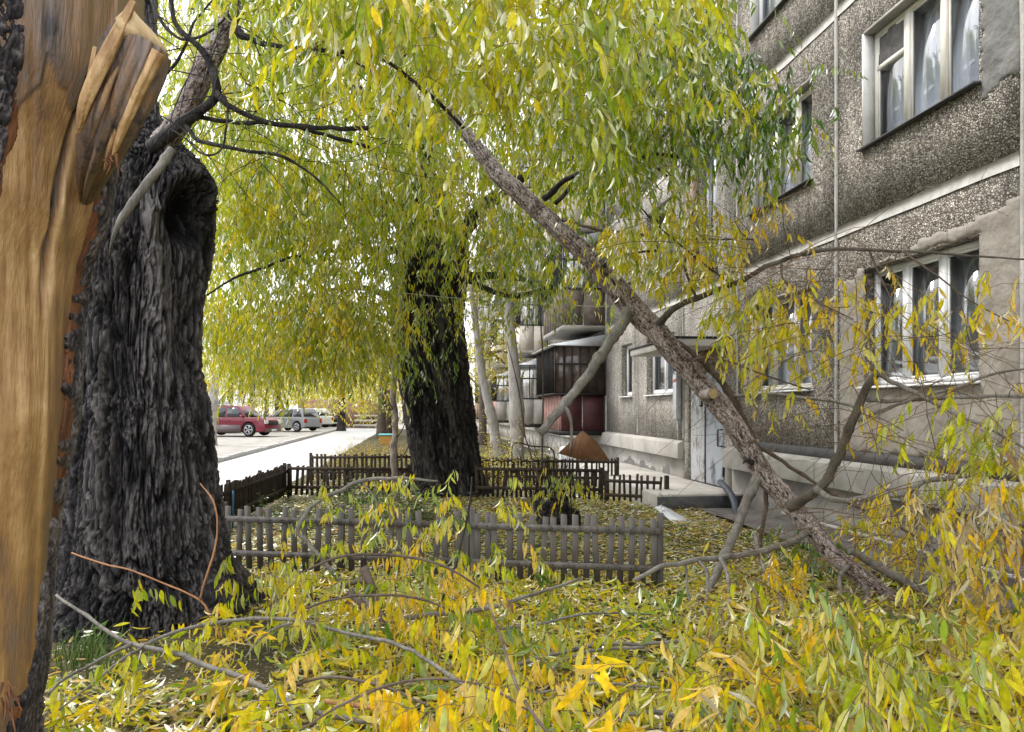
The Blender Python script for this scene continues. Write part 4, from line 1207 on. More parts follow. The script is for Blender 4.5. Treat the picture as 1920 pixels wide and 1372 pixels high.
bunch(pm, 125, [(380, 560), (560, 600), (720, 600), (720, 640), (600, 680), (460, 690), (380, 640)], 8.0, 12, .56, l0=.3, l1=.6, rad=.18, leaf=.115, spacing=.04, hue_sd=.07)
bunch(pm, 34, [(880, 420), (1000, 380), (1120, 430), (1150, 540), (1040, 580), (900, 570)], 9, 13, .42, l0=.35, l1=.7, rad=.2, leaf=.11, spacing=.045, hue_sd=.10)
bunch(pm, 14, [(880, 470), (1000, 440), (1000, 680), (880, 640)], 10, 13, .60, l0=.3, l1=.6, rad=.2, leaf=.11, spacing=.045)
bunch(pm, 30, [(690, 440), (870, 460), (850, 640), (760, 720), (720, 640)], 11, 13, .42, l0=.3, l1=.6, rad=.18, leaf=.11, spacing=.045, hue_sd=.12)
bunch(pm, 34, [(700, 240), (880, 240), (930, 420), (720, 430)], 11.5, 13.2, .36, l0=.3, l1=.6, rad=.2, leaf=.11, spacing=.045, hue_sd=.10)
pm.add(np.array([P(520, 700, 8.2), P(560, 690, 8.4), P(545, 710, 8.3)]), hdir(3, -.2), .55, hue=.40, droop=.5, leaf=.11, spacing=.045)
# tangle of bare dark twigs round the head of the trunk
N = 170
st = region(N, [(700, 320), (900, 340), (920, 480), (720, 500)], 12.2, 13.8)
pts_, _, _ = sprays(st, hdir(N, .5, .5), RNG.uniform(.5, 1.2, N), nseg=8, droop=-.02, wig=.22)
v_, q_ = twig_mesh(pts_, .006)
part('bare_twigs', v_, [q_], M['twig'], mid, kind='stuff', smooth=True)
pm.finish(lod=2)
# ================================================================== PEELED, SPLIT TREE IN FRONT
PT = 2.75
peel = thing('split_tree', P(-170, HZN + FPX * EYE / PT, PT) * np.array([1, 1, 0]), 'split trunk at the left edge with golden peeled wood and torn dark bark', 'tree')
wood = bpy.data.materials.new('peeled_wood'); wood.use_nodes = True
_n, _l = wood.node_tree.nodes, wood.node_tree.links
_b = _n['Principled BSDF']; _b.inputs['Roughness'].default_value = .42; _b.inputs['Specular IOR Level'].default_value = .45
_a = _n.new('ShaderNodeAttribute'); _a.attribute_name = 'tone'
_t = _n.new('ShaderNodeTexCoord'); _mp = _n.new('ShaderNodeMapping'); _mp.inputs['Scale'].default_value = (22, 22, 1.3); _mp.inputs['Rotation'].default_value = (0, math.radians(-7), 0)
_l.new(_t.outputs['Object'], _mp.inputs['Vector'])
_x = _n.new('ShaderNodeTexNoise'); _x.inputs['Scale'].default_value = 1.6; _x.inputs['Detail'].default_value = 9; _x.inputs['Roughness'].default_value = .62
_l.new(_mp.outputs['Vector'], _x.inputs['Vector'])
_m2 = _n.new('ShaderNodeTexNoise'); _m2.inputs['Scale'].default_value = 7.0; _m2.inputs['Detail'].default_value = 10; _m2.inputs['Roughness'].default_value = .72
_l.new(_t.outputs['Object'], _m2.inputs['Vector'])
_mm = _n.new('ShaderNodeMath'); _mm.operation = 'MULTIPLY_ADD'; _mm.inputs[1].default_value = .55; _mm.inputs[2].default_value = -.275
_l.new(_x.outputs['Fac'], _mm.inputs[0])
_m3 = _n.new('ShaderNodeMath'); _m3.operation = 'MULTIPLY_ADD'; _m3.inputs[1].default_value = .7; _m3.inputs[2].default_value = -.35
_l.new(_m2.outputs['Fac'], _m3.inputs[0])
_s1 = _n.new('ShaderNodeMath'); _s1.operation = 'ADD'; _s2 = _n.new('ShaderNodeMath'); _s2.operation = 'ADD'
_l.new(_mm.outputs[0], _s1.inputs[0]); _l.new(_m3.outputs[0], _s1.inputs[1]); _l.new(_s1.outputs[0], _s2.inputs[0]); _l.new(_a.outputs['Fac'], _s2.inputs[1])
_r = ramp(_n, [(0.0, (0.60, 0.42, 0.23)), (0.18, (0.44, 0.275, 0.12)), (0.38, (0.30, 0.17, 0.065)), (0.58, (0.195, 0.115, 0.06)), (0.75, (0.165, 0.12, 0.09)), (0.9, (0.09, 0.066, 0.056)), (1.0, (0.03, 0.026, 0.028))])
_l.new(_s2.outputs[0], _r.inputs['Fac']); _l.new(_r.outputs['Color'], _b.inputs['Base Color'])
_mb = _n.new('ShaderNodeMapping'); _mb.inputs['Scale'].default_value = (70, 70, 9); _l.new(_t.outputs['Object'], _mb.inputs['Vector'])
_y = _n.new('ShaderNodeTexNoise'); _y.inputs['Scale'].default_value = 1.5; _y.inputs['Detail'].default_value = 7; _l.new(_mb.outputs['Vector'], _y.inputs['Vector'])
_bp = _n.new('ShaderNodeBump'); _bp.inputs['Strength'].default_value = .5; _bp.inputs['Distance'].default_value = .012
_l.new(_y.outputs['Fac'], _bp.inputs['Height']); _l.new(_bp.outputs['Normal'], _b.inputs['Normal'])
M['wood'] = wood

def piece(pts, x):       # piecewise-linear border u(v)
    a = np.array(pts, float); return np.interp(x, a[:, 0], a[:, 1])
OUT = [(-300, 265), (-100, 262), (0, 258), (90, 256), (170, 250), (240, 228), (290, 212), (330, 206), (400, 196), (500, 160), (640, 146), (780, 140), (900, 118), (1000, 102), (1100, 92), (1200, 86), (1300, 78), (1372, 62), (1480, 60), (1600, 75)]
prof = [(1640, -420, 100), (1560, -400, 72), (1480, -400, 60), (1372, -400, 60), (1300, -395, 76), (1200, -390, 84), (1100, -385, 90), (1000, -375, 100), (900, -365, 116), (780, -355, 138), (640, -350, 144), (500, -340, 158), (400, -330, 192), (330, -325, 202), (290, -322, 208), (240, -320, 225), (170, -318, 246), (90, -316, 252), (0, -316, 255), (-100, -320, 260), (-300, -330, 262)]
def crack_u(v): return piece([(-50, 205), (40, 196), (130, 165), (190, 150), (260, 130), (400, 105), (480, 88), (600, 78), (760, 70), (900, 62), (1372, 40)], v)
def strip_in(v): return piece([(250, 210), (290, 195), (330, 183), (410, 172), (500, 150), (560, 140), (640, 130), (720, 124), (790, 124), (850, 112), (920, 100), (1000, 84), (1080, 72), (1150, 60), (1220, 54), (1280, 44), (1372, 12), (1600, -40)], v)
def patch_out(v): return piece([(-300, 60), (-50, 55), (0, 50), (80, 48), (130, 45), (180, 30), (260, 22), (300, 8), (420, -10), (800, -60), (1700, -150)], v)
DRK = [(88, 105), (122, 175), (130, 165)]
def peel_mod(X, ridge, TH, pts, rad):
    u, v, D = proj(X)
    front = (X - pts[:, None]) @ np.array([SY, CY, 0]) < .1
    c = np.stack([pts[:, 0, None] + 0 * TH, pts[:, 1, None] + 0 * TH, X[..., 2]], -1)
    rdir = norm(X - c)
    cu = crack_u(v); w = 5 + 2 * vnoise(v / 60, v * 0)
    g = np.exp(-((u - cu) / w) ** 2) * front * sstep(100, 180, v) * sstep(640, 420, v)
    X = X - rdir * (.035 * g)[..., None]
    right = sstep(0, 6, u - cu) * front
    X = X + rdir * (.010 * right * sstep(700, 500, v) + .02 * vnoise(u / 70, v / 400, seed=5) * front + .004 * vnoise(u / 12, v / 160, seed=8))[..., None]
    X = X + rdir * (.03 * np.exp(-((u - cu - 60) / 30) ** 2) * front * sstep(330, 230, v))[..., None]
    # tone: 0 pale, .35 golden, .6 brown, .75 grey-brown, 1 near black
    nn = fbm(u / 40, v / 130, seed=3, o=4)
    tone = .33 + .22 * nn + .10 * vnoise(u / 9, v / 300, seed=9)
    # grey-brown inner bark above the golden tongue
    lb = piece([(-400, 60), (105, 86), (160, 72), (200, 34), (300, 0), (400, -30), (1700, -60)], v)
    rb = piece([(-400, 90), (105, 90), (130, 100), (165, 112), (170, 126), (205, 130), (210, 140), (320, 140), (1700, 140)], v)
    tongue = ((u > lb + 5 * nn) & (u < rb + 5 * nn) & (v > 103)) | (v > 210) & (u > lb)
    upper = (~tongue) & front
    edge_dark = np.exp(-(np.minimum(np.abs(u - lb), np.where(v < 210, np.abs(u - rb), 99)) / 4) ** 2) * (v > 100) * (v < 340) * front
    tone = np.where(upper, .62 + .14 * nn, tone)
    X = X + rdir * (.006 * upper)[..., None]
    blot = np.exp(-((u - 92) / 22) ** 2 - ((v - 50) / 48) ** 2)
    tone = tone + .42 * blot * front + .25 * edge_dark
    # right of the crack: pale strip then mottled brown
    pale = np.exp(-((u - cu - 11) / 7) ** 2) * sstep(180, 300, v) * front
    tone = tone * (1 - .85 * pale)
    rr_ = right * (1 - pale) * sstep(60, 200, v) * sstep(560, 360, v)
    tone = tone + .28 * rr_ * (vnoise(u / 25, v / 60, seed=4) + .35)
    tone = tone + .25 * sstep(40, 0, strip_in(v) - u) * sstep(500, 700, v) + .1 * sstep(900, 1300, v)
    tone = tone + .6 * g
    return X, np.clip(tone, 0, 1)
t0_ = trunk('peeled_wood', prof, PT, M['wood'], peel, 640, .010, lambda th, L, R: (0 * R, 0 * R), mod=peel_mod, flatless=True)
a_ = t0_.data.attributes['ridge']; vals = np.zeros(len(t0_.data.vertices), np.float32); a_.data.foreach_get('value', vals)
at_ = t0_.data.attributes.new('tone', 'FLOAT', 'POINT'); at_.data.foreach_set('value', vals)

def shell(name, keepf, off, m, seed, amp, sx=.03, sz=.16):
    """a sheet of bark lying on the peeled wood where keepf says so"""
    rows = []
    for v, l, r in prof:
        c = P((l + r) / 2, v, PT); rows.append((*c, sil(l, r, PT)))
    rs = resample(np.array(rows), step=.0085); pts, rad = rs[:, :3], rs[:, 3]
    nth = 700; th = np.linspace(0, 2 * math.pi, nth, endpoint=False)
    TH = th[None] * np.ones((len(pts), 1)); R = np.repeat(rad[:, None], nth, 1)
    L = np.arange(len(pts))[:, None] * .0085 * np.ones((1, nth))
    X0 = np.stack([pts[:, 0, None] + R * np.cos(TH), pts[:, 1, None] + R * np.sin(TH), pts[:, 2, None] + 0 * R], -1)
    u, v, D = proj(X0)
    front = (X0 - pts[:, None]) @ np.array([SY, CY, 0]) < .22
    e = keepf(u, v, front)                                    # >0 inside, in pixels from the border
    dd, ridge = bark_disp(sx, sz, amp, seed)(TH, L, R)
    R2 = R + off * sstep(0, 14, e) + np.where(e > 0, dd, 0) * sstep(0, 10, e)
    X = np.stack([pts[:, 0, None] + R2 * np.cos(TH), pts[:, 1, None] + R2 * np.sin(TH), pts[:, 2, None] + 0 * R], -1)
    K = e > 0
    i, j = np.nonzero(K[:-1] & K[1:] & np.roll(K, -1, 1)[:-1] & np.roll(K, -1, 1)[1:])
    j2 = (j + 1) % nth
    q = np.stack([i * nth + j, i * nth + j2, (i + 1) * nth + j2, (i + 1) * nth + j], -1)
    used = np.unique(q); mp_ = np.zeros(X.shape[0] * nth, int); mp_[used] = np.arange(len(used))
    o = part(name, X.reshape(-1, 3)[used], [mp_[q]], m, peel, smooth=False, attrs={'ridge': ridge.ravel()[used]})
    s = o.modifiers.new('thickness', 'SOLIDIFY'); s.thickness = .018; s.offset = -1
    return o
def k_strip(u, v, front):
    w = 7 * fbm(u / 30, v / 26, seed=71, o=4) + 5 * vnoise(v / 17, v * 0, seed=72)
    e = (u - strip_in(v) + w)
    side = np.where(front, e, 60.0)
    return np.where(v > 285 + 9 * vnoise(u / 9, u * 0, seed=77), side, -5)
M['bark_torn'] = mat_bark('torn_bark', (0.013, 0.012, 0.015), (0.05, 0.043, 0.045), (0.24, 0.21, 0.20), scale=18)
M['bast'] = mat('orange_inner_bark', (0.21, 0.085, 0.035), .8, (18, (0.07, 0.032, 0.02)), bump=(40, .5), stretch=(1, 1, .2))
shell('bark_strip', k_strip, .020, M['bark_torn'], 5, .015, .022, .13)
def k_bast(u, v, front):
    w = 5 * fbm(u / 20, v / 40, seed=91, o=3) + 6 * np.maximum(0, vnoise(v / 55, v * 0, seed=92))
    e = (u - strip_in(v) + 1 + w)
    return np.where((v > 300) & (v < 1700) & front & (e < 30), e, -5)
shell('inner_bark_edge', k_bast, .010, M['bast'], 15, .006)
def k_patch(u, v, front):
    w = 6 * fbm(u / 20, v / 30, seed=81, o=4)
    return np.where(front, patch_out(v) - u + w, 40.0 * (u < 60))
shell('bark_patch', k_patch, .03, M['bark_torn'], 25, .028)
def k_bast2(u, v, front):
    w = 5 * fbm(u / 20, v / 30, seed=85, o=4)
    return np.where(front & (patch_out(v) - u + w > -10) & (patch_out(v) - u < 15), patch_out(v) - u + w + 10, -5)
shell('inner_bark_edge', k_bast2, .010, M['bast'], 35, .006)

# sawn and broken stub of a limb, with splinters
def woodtube(name, path, n, tone, seed, flat=1.0, rough=1.0):
    rs = resample(np.array([(*P(u, v, D), w / 2 * D / FPX) for u, v, D, w in path]), step=.006)
    pts, rad = rs[:, :3], rs[:, 3]
    def dsp(th, L, R):
        c, s_ = np.cos(th), np.sin(th)
        w = .25 * fbm(c * 2, L * 6, s_ * 2, seed + 4, 3)
        slab_ = np.abs(vnoise(c * 2.2 + w, L * 1.6, s_ * 2.2, seed)) * 1.1                 # flat split faces meeting in sharp edges
        fib = np.abs(vnoise(c * 7 + w, L * 2.4, s_ * 7, seed + 1)) * .42
        fin = vnoise(c * 22, L * 6, s_ * 22, seed + 2) * .07
        return R * (slab_ + fib * 1.0 + fin - .42) * rough * .72, 0 * R
    v, f, _ = tube_np(pts, rad, n, True, dsp)
    tn = tone + .42 * fbm(v[:, 0] * 30, v[:, 2] * 5, v[:, 1] * 30, seed=seed + 3, o=5)
    o = part(name, v, f, M['wood'], peel, smooth=False, attrs={'tone': np.clip(tn, 0, 1)})
    return o
woodtube('broken_stub', [(160, 380, 2.75, 14), (178, 320, 2.6, 48), (200, 260, 2.5, 70), (226, 190, 2.44, 80), (250, 130, 2.42, 84), (268, 86, 2.42, 80)], 110, .74, 3)
woodtube('splinter', [(212, 292, 2.42, 5), (232, 240, 2.39, 16), (262, 165, 2.36, 24), (296, 98, 2.35, 24)], 26, .20, 4, rough=.8)
woodtube('splinter', [(146, 252, 2.36, 5), (160, 195, 2.33, 20), (188, 130, 2.32, 26), (220, 66, 2.33, 22), (250, 4, 2.35, 12)], 26, .20, 5, rough=.8)
woodtube('splinter', [(146, 244, 2.34, 5), (154, 205, 2.33, 12), (166, 165, 2.33, 14), (178, 90, 2.36, 8)], 20, .32, 6, rough=.8)
woodtube('splinter', [(196, 320, 2.46, 3), (206, 280, 2.42, 9), (222, 235, 2.40, 8), (236, 190, 2.40, 3)], 16, .40, 7)
woodtube('splinter', [(172, 262, 2.40, 3), (186, 215, 2.35, 9), (206, 160, 2.34, 9), (226, 120, 2.35, 3)], 16, .55, 8)
# pale sawn face closing the stub
rim = [(216, 34), (232, 20), (246, 14), (262, 34), (284, 56), (306, 82), (312, 96), (298, 108), (278, 100), (256, 88), (236, 72), (222, 56)]
c0 = P(264, 64, 2.36)
rv = [P(u, v, 2.30 + .0022 * (u - 216)) for u, v in rim]; back = [p + np.array([-.01, .06, -.028]) for p in rv]
n_ = len(rv)
part('sawn_face', [c0 + np.array([0, .005, .004])] + rv + back, [(0, 1 + (i + 1) % n_, 1 + i) for i in range(n_)] + [(1 + i, 1 + (i + 1) % n_, 1 + n_ + (i + 1) % n_, 1 + n_ + i) for i in range(n_)], M['cut'], peel)
for k in range(26):                                      # torn fibres at the ends of the bark
    b = P(RNG.uniform(192, 218), RNG.uniform(280, 305), 2.42) if k < 10 else P(RNG.uniform(-6, 40), RNG.uniform(1275, 1345), 2.30)
    d = RNG.normal(0, .008, 3) + (np.array([.006, 0, -.012]) if k < 10 else np.array([.012, -.01, -.02]))
    limb3('torn_fibre', [(*b, .004), (*(b + d), .003), (*(b + d * 2 + RNG.normal(0, .006, 3)), .001)], M['bast'], peel, 4, .01, seed=300 + k)

# ================================================================== FENCES
PK = {}
def picket_mesh(w, t, h, m, var):
    k = (round(w, 3), round(h, 3), m.name, var)
    if k not in PK:
        r = random.Random(hash((var, int(h * 100)))); b = MB()
        s1, s2 = r.uniform(-.012, .012), r.uniform(-.012, .012)
        v = [(-w / 2, 0, 0), (w / 2, 0, 0), (w / 2, t, 0), (-w / 2, t, 0), (-w / 2 + r.uniform(-.003, .003), 0, h + s1), (w / 2 + r.uniform(-.003, .003), 0, h + s2), (w / 2, t, h + s2), (-w / 2, t, h + s1)]
        me = new_mesh('picket', np.array(v), [(3, 2, 1, 0), (4, 5, 6, 7), (0, 1, 5, 4), (1, 2, 6, 5), (2, 3, 7, 6), (3, 0, 4, 7)])
        me.materials.append(m); PK[k] = me
    return PK[k]
def fence(p0, p1, n, h, w, m, label, rails=(.13, .46), posts=(0, 1), group=None, tilt=2.0, railh=.055, lift=0.06, seed=1, low=0, missing=()):
    rnd = random.Random(seed)
    p0 = np.array([*p0[:2], 0.0]); p1 = np.array([*p1[:2], 0.0]); L = np.linalg.norm(p1 - p0); d = (p1 - p0) / L
    yaw = math.atan2(d[1], d[0])
    t = thing('picket_fence', p0, label, 'fence', group)
    Rz = Matrix.Rotation(yaw, 4, 'Z')
    for i in range(n):
        if i in missing: continue
        x = L * (i + .5) / n
        o = bpy.data.objects.new('picket', picket_mesh(w, .018, h, m, i % 6)); COL.objects.link(o); o.parent = t
        zz = lift - low * abs(math.sin(x * 1.7)) + rnd.uniform(-.018, .018)
        o.matrix_basis = Matrix.Translation(Vector((d[0] * x, d[1] * x, zz))) @ Rz @ Matrix.Rotation(math.radians(rnd.gauss(0, tilt)), 4, 'Y') @ Matrix.Rotation(math.radians(rnd.gauss(0, 1.0)), 4, 'X')
        if n < 60 and L < 9 and h > .4:
            for rz in rails[-1:]:
                pass
    A = np.array(Matrix.Translation(Vector(tuple(p0))) @ Rz)
    for rz in rails:
        sag = rnd.uniform(-.015, .015)
        b = MB(); b.box((0, -.022, rz + lift), (L, -.0015, rz + lift + railh), A); b.build('rail', m, t)
    nb = MB()
    for i in range(n):
        if i in missing: continue
        x = L * (i + .5) / n
        for rz in rails: nb.box((x - .005, -.0255, rz + lift + railh / 2 - .005), (x + .005, -.0225, rz + lift + railh / 2 + .005), A)
    nb.build('nail_heads', M['black_metal'], t, kind='stuff')
    for k in posts:
        x = L * k
        MB().box((x - .028, .02, -.05), (x + .028, .07, h + lift + .04), A).build('post', m, t, bevel=.004)
    return t
gF = 'low picket fences round the garden'
A0, A1, A2 = P(415, 1077, 7.3), P(872, 1095, 6.88), P(1238, 1112, 6.54)
fence(A0, A1, 21, .60, .054, M['fence'], 'grey weathered picket fence section nearest the black furrowed trunk', posts=(0, .5, 1), group=gF, seed=2, tilt=2.2)
fence(A1 + np.array([.06, -.03, 0]), A2, 17, .60, .054, M['fence'], 'grey weathered picket fence section ending in the open lawn in front of the stump', posts=(0, 1), group=gF, seed=5, tilt=2.2)
fence(P(355, 1050, 8.7), P(538, 938, 13.5), 62, .54, .078, M['fence_dark'], 'closely boarded low dark fence running along the edge of the road', rails=(.1, .40), posts=(0, .33, .66, 1), group=gF, seed=7, tilt=.6)
fence(P(540, 938, 13.4), P(765, 938, 13.2), 22, .53, .05, M['fence_dark'], 'dark picket fence between the road corner and the leaning black trunk', posts=(0, .5, 1), group=gF, seed=9, tilt=3)
fence(P(893, 940, 13.3), P(1128, 940, 12.9), 26, .50, .045, M['fence_dark'], 'dark picket fence between the leaning black trunk and the stump of the garden', posts=(0, .5, 1), group=gF, seed=11, tilt=3)
fence(P(1135, 945, 12.8), P(1241, 948, 12.4), 10, .45, .04, M['fence_dark'], 'short dark picket fence panel beside the entrance porch', posts=(0,), group=gF, seed=12, tilt=2, rails=(.06, .30))
fence(P(582, 905, 16.4), P(775, 905, 16.6), 23, .55, .05, M['fence_dark'], 'farther dark picket fence by the road behind the sapling', posts=(0, .5, 1), group=gF, seed=14, tilt=2)
fence(P(900, 912, 15.6), P(1158, 915, 15.0), 36, .54, .04, M['fence_dark'], 'farther dark picket fence running up to the balcony and the brown board', posts=(0, .5, 1), group=gF, seed=15, tilt=2)
t = thing('fence_post', P(1250, 946, 12.5) * np.array([1, 1, 0]), 'single dark square post standing at the corner of the porch', 'post')
b = P(1250, 946, 12.5)
MB().box((b[0] - .035, b[1] - .035, -.05), (b[0] + .035, b[1] + .035, .50)).build('post', M['fence_dark'], t, bevel=.006)
t = thing('plastic_stake', P(436, 985, 10.0) * np.array([1, 1, 0]), 'thin blue stake stuck in the ground by the dark board fence', 'stake')
b = P(436, 985, 10.0); MB().tube([(b[0], b[1], 0), (b[0] + .01, b[1], .52)], .014, 8).build('stake', mat('blue_plastic', (.05, .16, .33), .5), t)

# ================================================================== FALLEN LIMB
fl = thing('fallen_branch', P(1500, 965, 6.9) * np.array([1, 1, 0]), 'long grey brown willow limb fallen diagonally from the crown to the ground by the facade', 'branch')
main = [(840, 205, 8.4, 20), (880, 260, 8.3, 28), (920, 310, 8.2, 36), (960, 352, 8.1, 39), (1010, 396, 8.0, 40), (1060, 442, 7.9, 42), (1110, 491, 7.8, 45), (1150, 535, 7.7, 50), (1187, 577, 7.6, 54), (1230, 622, 7.5, 50), (1270, 670, 7.4, 48), (1310, 715, 7.3, 46), (1345, 757, 7.2, 46), (1380, 802, 7.1, 45), (1405, 845, 7.05, 45), (1430, 882, 7.0, 45), (1462, 922, 6.9, 46), (1500, 966, 6.8, 45), (1540, 1012, 6.65, 42), (1582, 1054, 6.5, 39), (1640, 1098, 6.35, 36), (1700, 1137, 6.2, 32), (1760, 1165, 6.1, 26)]
limb('limb', main, M['bark_limb'], fl, 84, .008, seed=2, detail=True)
def fb(path, m='bark_grey', n=12, cut=False, seed=1, name='side_branch', det=False): limb(name, path, M[m], fl, n, .03 if not det else .012, seed=seed, cutend=cut, detail=det)
fb([(1180, 580, 7.55, 30), (1165, 612, 7.45, 26), (1130, 660, 7.3, 25), (1100, 705, 7.2, 24), (1060, 752, 7.1, 22), (1013, 812, 7.0, 20)], cut=True, seed=21)
fb([(1055, 755, 7.1, 9), (1066, 772, 7.05, 9), (1072, 800, 7.05, 7), (1070, 842, 7.05, 5)], seed=22)
fb([(1232, 612, 7.45, 22), (1255, 590, 7.3, 16), (1292, 565, 7.1, 15), (1340, 546, 6.9, 14), (1380, 532, 6.7, 13), (1420, 511, 6.5, 12), (1480, 484, 6.3, 11), (1560, 469, 6.1, 9), (1700, 472, 5.8, 7), (1925, 487, 5.4, 4)], 'bark_olive', seed=23)
fb([(1262, 640, 7.6, 20), (1300, 664, 7.6, 18), (1335, 695, 7.6, 18), (1372, 742, 7.55, 17), (1400, 795, 7.5, 16), (1425, 850, 7.4, 14)], 'bark_brown', seed=24)
fb([(1428, 838, 7.2, 10), (1480, 872, 7.1, 9), (1530, 905, 7.0, 8), (1600, 945, 6.9, 7), (1690, 990, 6.7, 6), (1800, 1060, 6.4, 4)], 'bark_brown', seed=25)
fb([(1482, 950, 6.75, 30), (1505, 935, 6.65, 25), (1540, 910, 6.5, 23), (1568, 865, 6.4, 22), (1598, 795, 6.3, 21), (1622, 735, 6.2, 19), (1648, 694, 6.15, 17)], 'bark_olive', 18, cut=True, seed=26)
fb([(1648, 698, 6.15, 13), (1675, 715, 6.0, 11), (1730, 742, 5.8, 10), (1790, 775, 5.6, 9), (1850, 800, 5.4, 7), (1930, 845, 5.2, 5)], seed=27)
fb([(1530, 915, 6.5, 16), (1568, 937, 6.35, 15), (1620, 932, 6.2, 13), (1690, 926, 6.0, 13), (1725, 905, 5.9, 12), (1775, 895, 5.8, 11), (1930, 878, 5.4, 8)], seed=28)
fb([(1625, 748, 6.2, 12), (1680, 750, 6.1, 9), (1760, 745, 5.9, 9), (1930, 742, 5.5, 7)], seed=29)
fb([(1610, 788, 6.25, 10), (1660, 765, 6.1, 8), (1730, 742, 5.9, 8), (1800, 722, 5.7, 7), (1860, 700, 5.6, 6), (1930, 690, 5.4, 4)], seed=30)
fb([(1378, 740, 7.5, 9), (1470, 740, 7.2, 9), (1560, 750, 6.8, 8), (1612, 765, 6.4, 7)], seed=31)
fb([(1520, 995, 6.7, 18), (1475, 1018, 6.5, 16), (1420, 1034, 6.3, 15), (1350, 1045, 6.1, 14), (1290, 1052, 5.9, 12), (1235, 1062, 5.8, 11), (1190, 1088, 5.7, 10)], seed=32, cut=True)
fb([(1310, 1050, 5.95, 9), (1325, 1075, 5.8, 8), (1322, 1130, 5.7, 7), (1300, 1200, 5.6, 5), (1250, 1280, 5.5, 4)], seed=33)
fb([(1350, 1045, 6.05, 10), (1364, 1080, 5.8, 9), (1368, 1160, 5.5, 8), (1372, 1290, 5.3, 6)], seed=34)
fb([(1415, 1000, 6.6, 10), (1430, 1060, 6.2, 9), (1462, 1120, 5.8, 8), (1475, 1200, 5.5, 7), (1478, 1270, 5.3, 5)], seed=35)
fb([(1285, 1055, 5.9, 6), (1290, 1110, 5.8, 6), (1305, 1160, 5.6, 5), (1330, 1250, 5.4, 4)], seed=351)
fb([(1428, 880, 7.0, 24), (1412, 915, 6.9, 24), (1395, 955, 6.8, 22), (1375, 1008, 6.6, 22), (1345, 1070, 6.4, 20), (1300, 1145, 6.1, 16)], seed=36)
fb([(1436, 900, 7.0, 11), (1434, 950, 7.0, 10), (1425, 1010, 6.95, 9), (1422, 1040, 6.9, 8)], 'bark_brown', seed=37)
fb([(1435, 905, 7.0, 9), (1470, 950, 6.95, 8), (1510, 1000, 6.9, 7)], 'bark_brown', seed=371)
fb([(1592, 1032, 6.7, 16), (1640, 1058, 6.6, 20), (1700, 1093, 6.45, 19), (1760, 1122, 6.3, 17), (1840, 1150, 6.1, 13), (1930, 1175, 5.9, 9)], 'bark_grey', seed=38)
fb([(1592, 1058, 6.4, 13), (1576, 1080, 6.3, 11), (1578, 1120, 6.1, 10), (1592, 1165, 5.9, 8)], seed=39)
fb([(1626, 1100, 6.2, 15), (1628, 1135, 6.1, 15), (1626, 1168, 6.0, 14)], seed=40)
fb([(1318, 738, 7.2, 24), (1326, 736, 7.1, 25), (1337, 735, 7.02, 25)], 'bark_limb', 16, cut=True, seed=41, name='sawn_stub')
fb([(1398, 832, 7.0, 10), (1408, 826, 6.95, 9), (1420, 825, 6.9, 9)], 'bark_brown', 10, cut=True, seed=42, name='sawn_stub')
fb([(1410, 868, 6.95, 16), (1400, 862, 6.9, 9), (1393, 868, 6.88, 3)], 'bark_mid', 8, seed=43, name='snag')
fb([(1130, 502, 7.6, 10), (1150, 488, 7.5, 7), (1185, 476, 7.4, 6), (1230, 470, 7.3, 5)], 'bark_mid', seed=44)
fb([(1020, 375, 8.0, 16), (1055, 345, 7.9, 13), (1090, 325, 7.8, 11), (1130, 318, 7.7, 8)], 'bark_mid', seed=45)
fb([(1055, 412, 7.9, 8), (1120, 430, 7.7, 8), (1200, 440, 7.5, 8), (1300, 448, 7.3, 5), (1420, 450, 7.1, 4)], 'bark_brown', seed=46)
fb([(1305, 560, 7.0, 8), (1285, 500, 7.0, 6), (1290, 430, 7.0, 5), (1310, 370, 7.0, 3)], 'bark_brown', seed=47)
fb([(1372, 534, 6.7, 6), (1300, 480, 6.8, 5), (1230, 420, 6.9, 4), (1185, 370, 6.9, 3)], 'bark_mid', seed=48)
fb([(1290, 690, 7.3, 5), (1310, 672, 7.0, 5), (1370, 680, 6.7, 5), (1440, 705, 6.4, 4), (1520, 730, 6.2, 3)], 'bark_brown', seed=49)
fb([(1465, 495, 6.3, 7), (1470, 525, 6.2, 5), (1520, 560, 6.1, 4), (1600, 600, 5.9, 3)], 'bark_brown', seed=50)
fb([(1630, 472, 6.0, 5), (1660, 540, 5.9, 4), (1690, 590, 5.8, 3), (1760, 640, 5.7, 2)], 'bark_brown', seed=51)
fb([(1690, 472, 5.8, 5), (1760, 520, 5.7, 4), (1830, 570, 5.6, 3), (1925, 620, 5.5, 2)], 'bark_brown', seed=52)
fb([(1715, 912, 5.9, 9), (1738, 960, 5.7, 7), (1748, 1030, 5.5, 6), (1745, 1120, 5.3, 5)], seed=53)
fb([(1690, 928, 6.0, 8), (1735, 1000, 5.6, 6), (1722, 1050, 5.5, 6), (1725, 1100, 5.4, 4)], seed=54)
pf = Plant(fl)
def addr(n, poly, D0, D1, hue, l1=.5, leaf=.12, **k):
    bunch(pf, n, poly, D0, D1, hue, l0=l1 * .5, l1=l1, leaf=leaf, **k)
addr(26, [(1120, 390), (1330, 380), (1350, 520), (1200, 540), (1130, 480)], 6.6, 7.5, .60, leaf=.115)
addr(5, [(1090, 440), (1160, 460), (1160, 520), (1100, 500)], 7.0, 7.6, .64, leaf=.115, per=4)
addr(13, [(1340, 540), (1520, 560), (1500, 640), (1350, 620)], 5.8, 6.8, .63, hue_sd=.09)
addr(7, [(1300, 400), (1470, 400), (1530, 420), (1440, 470), (1300, 460)], 6.2, 6.8, .72, per=4, l1=.35)
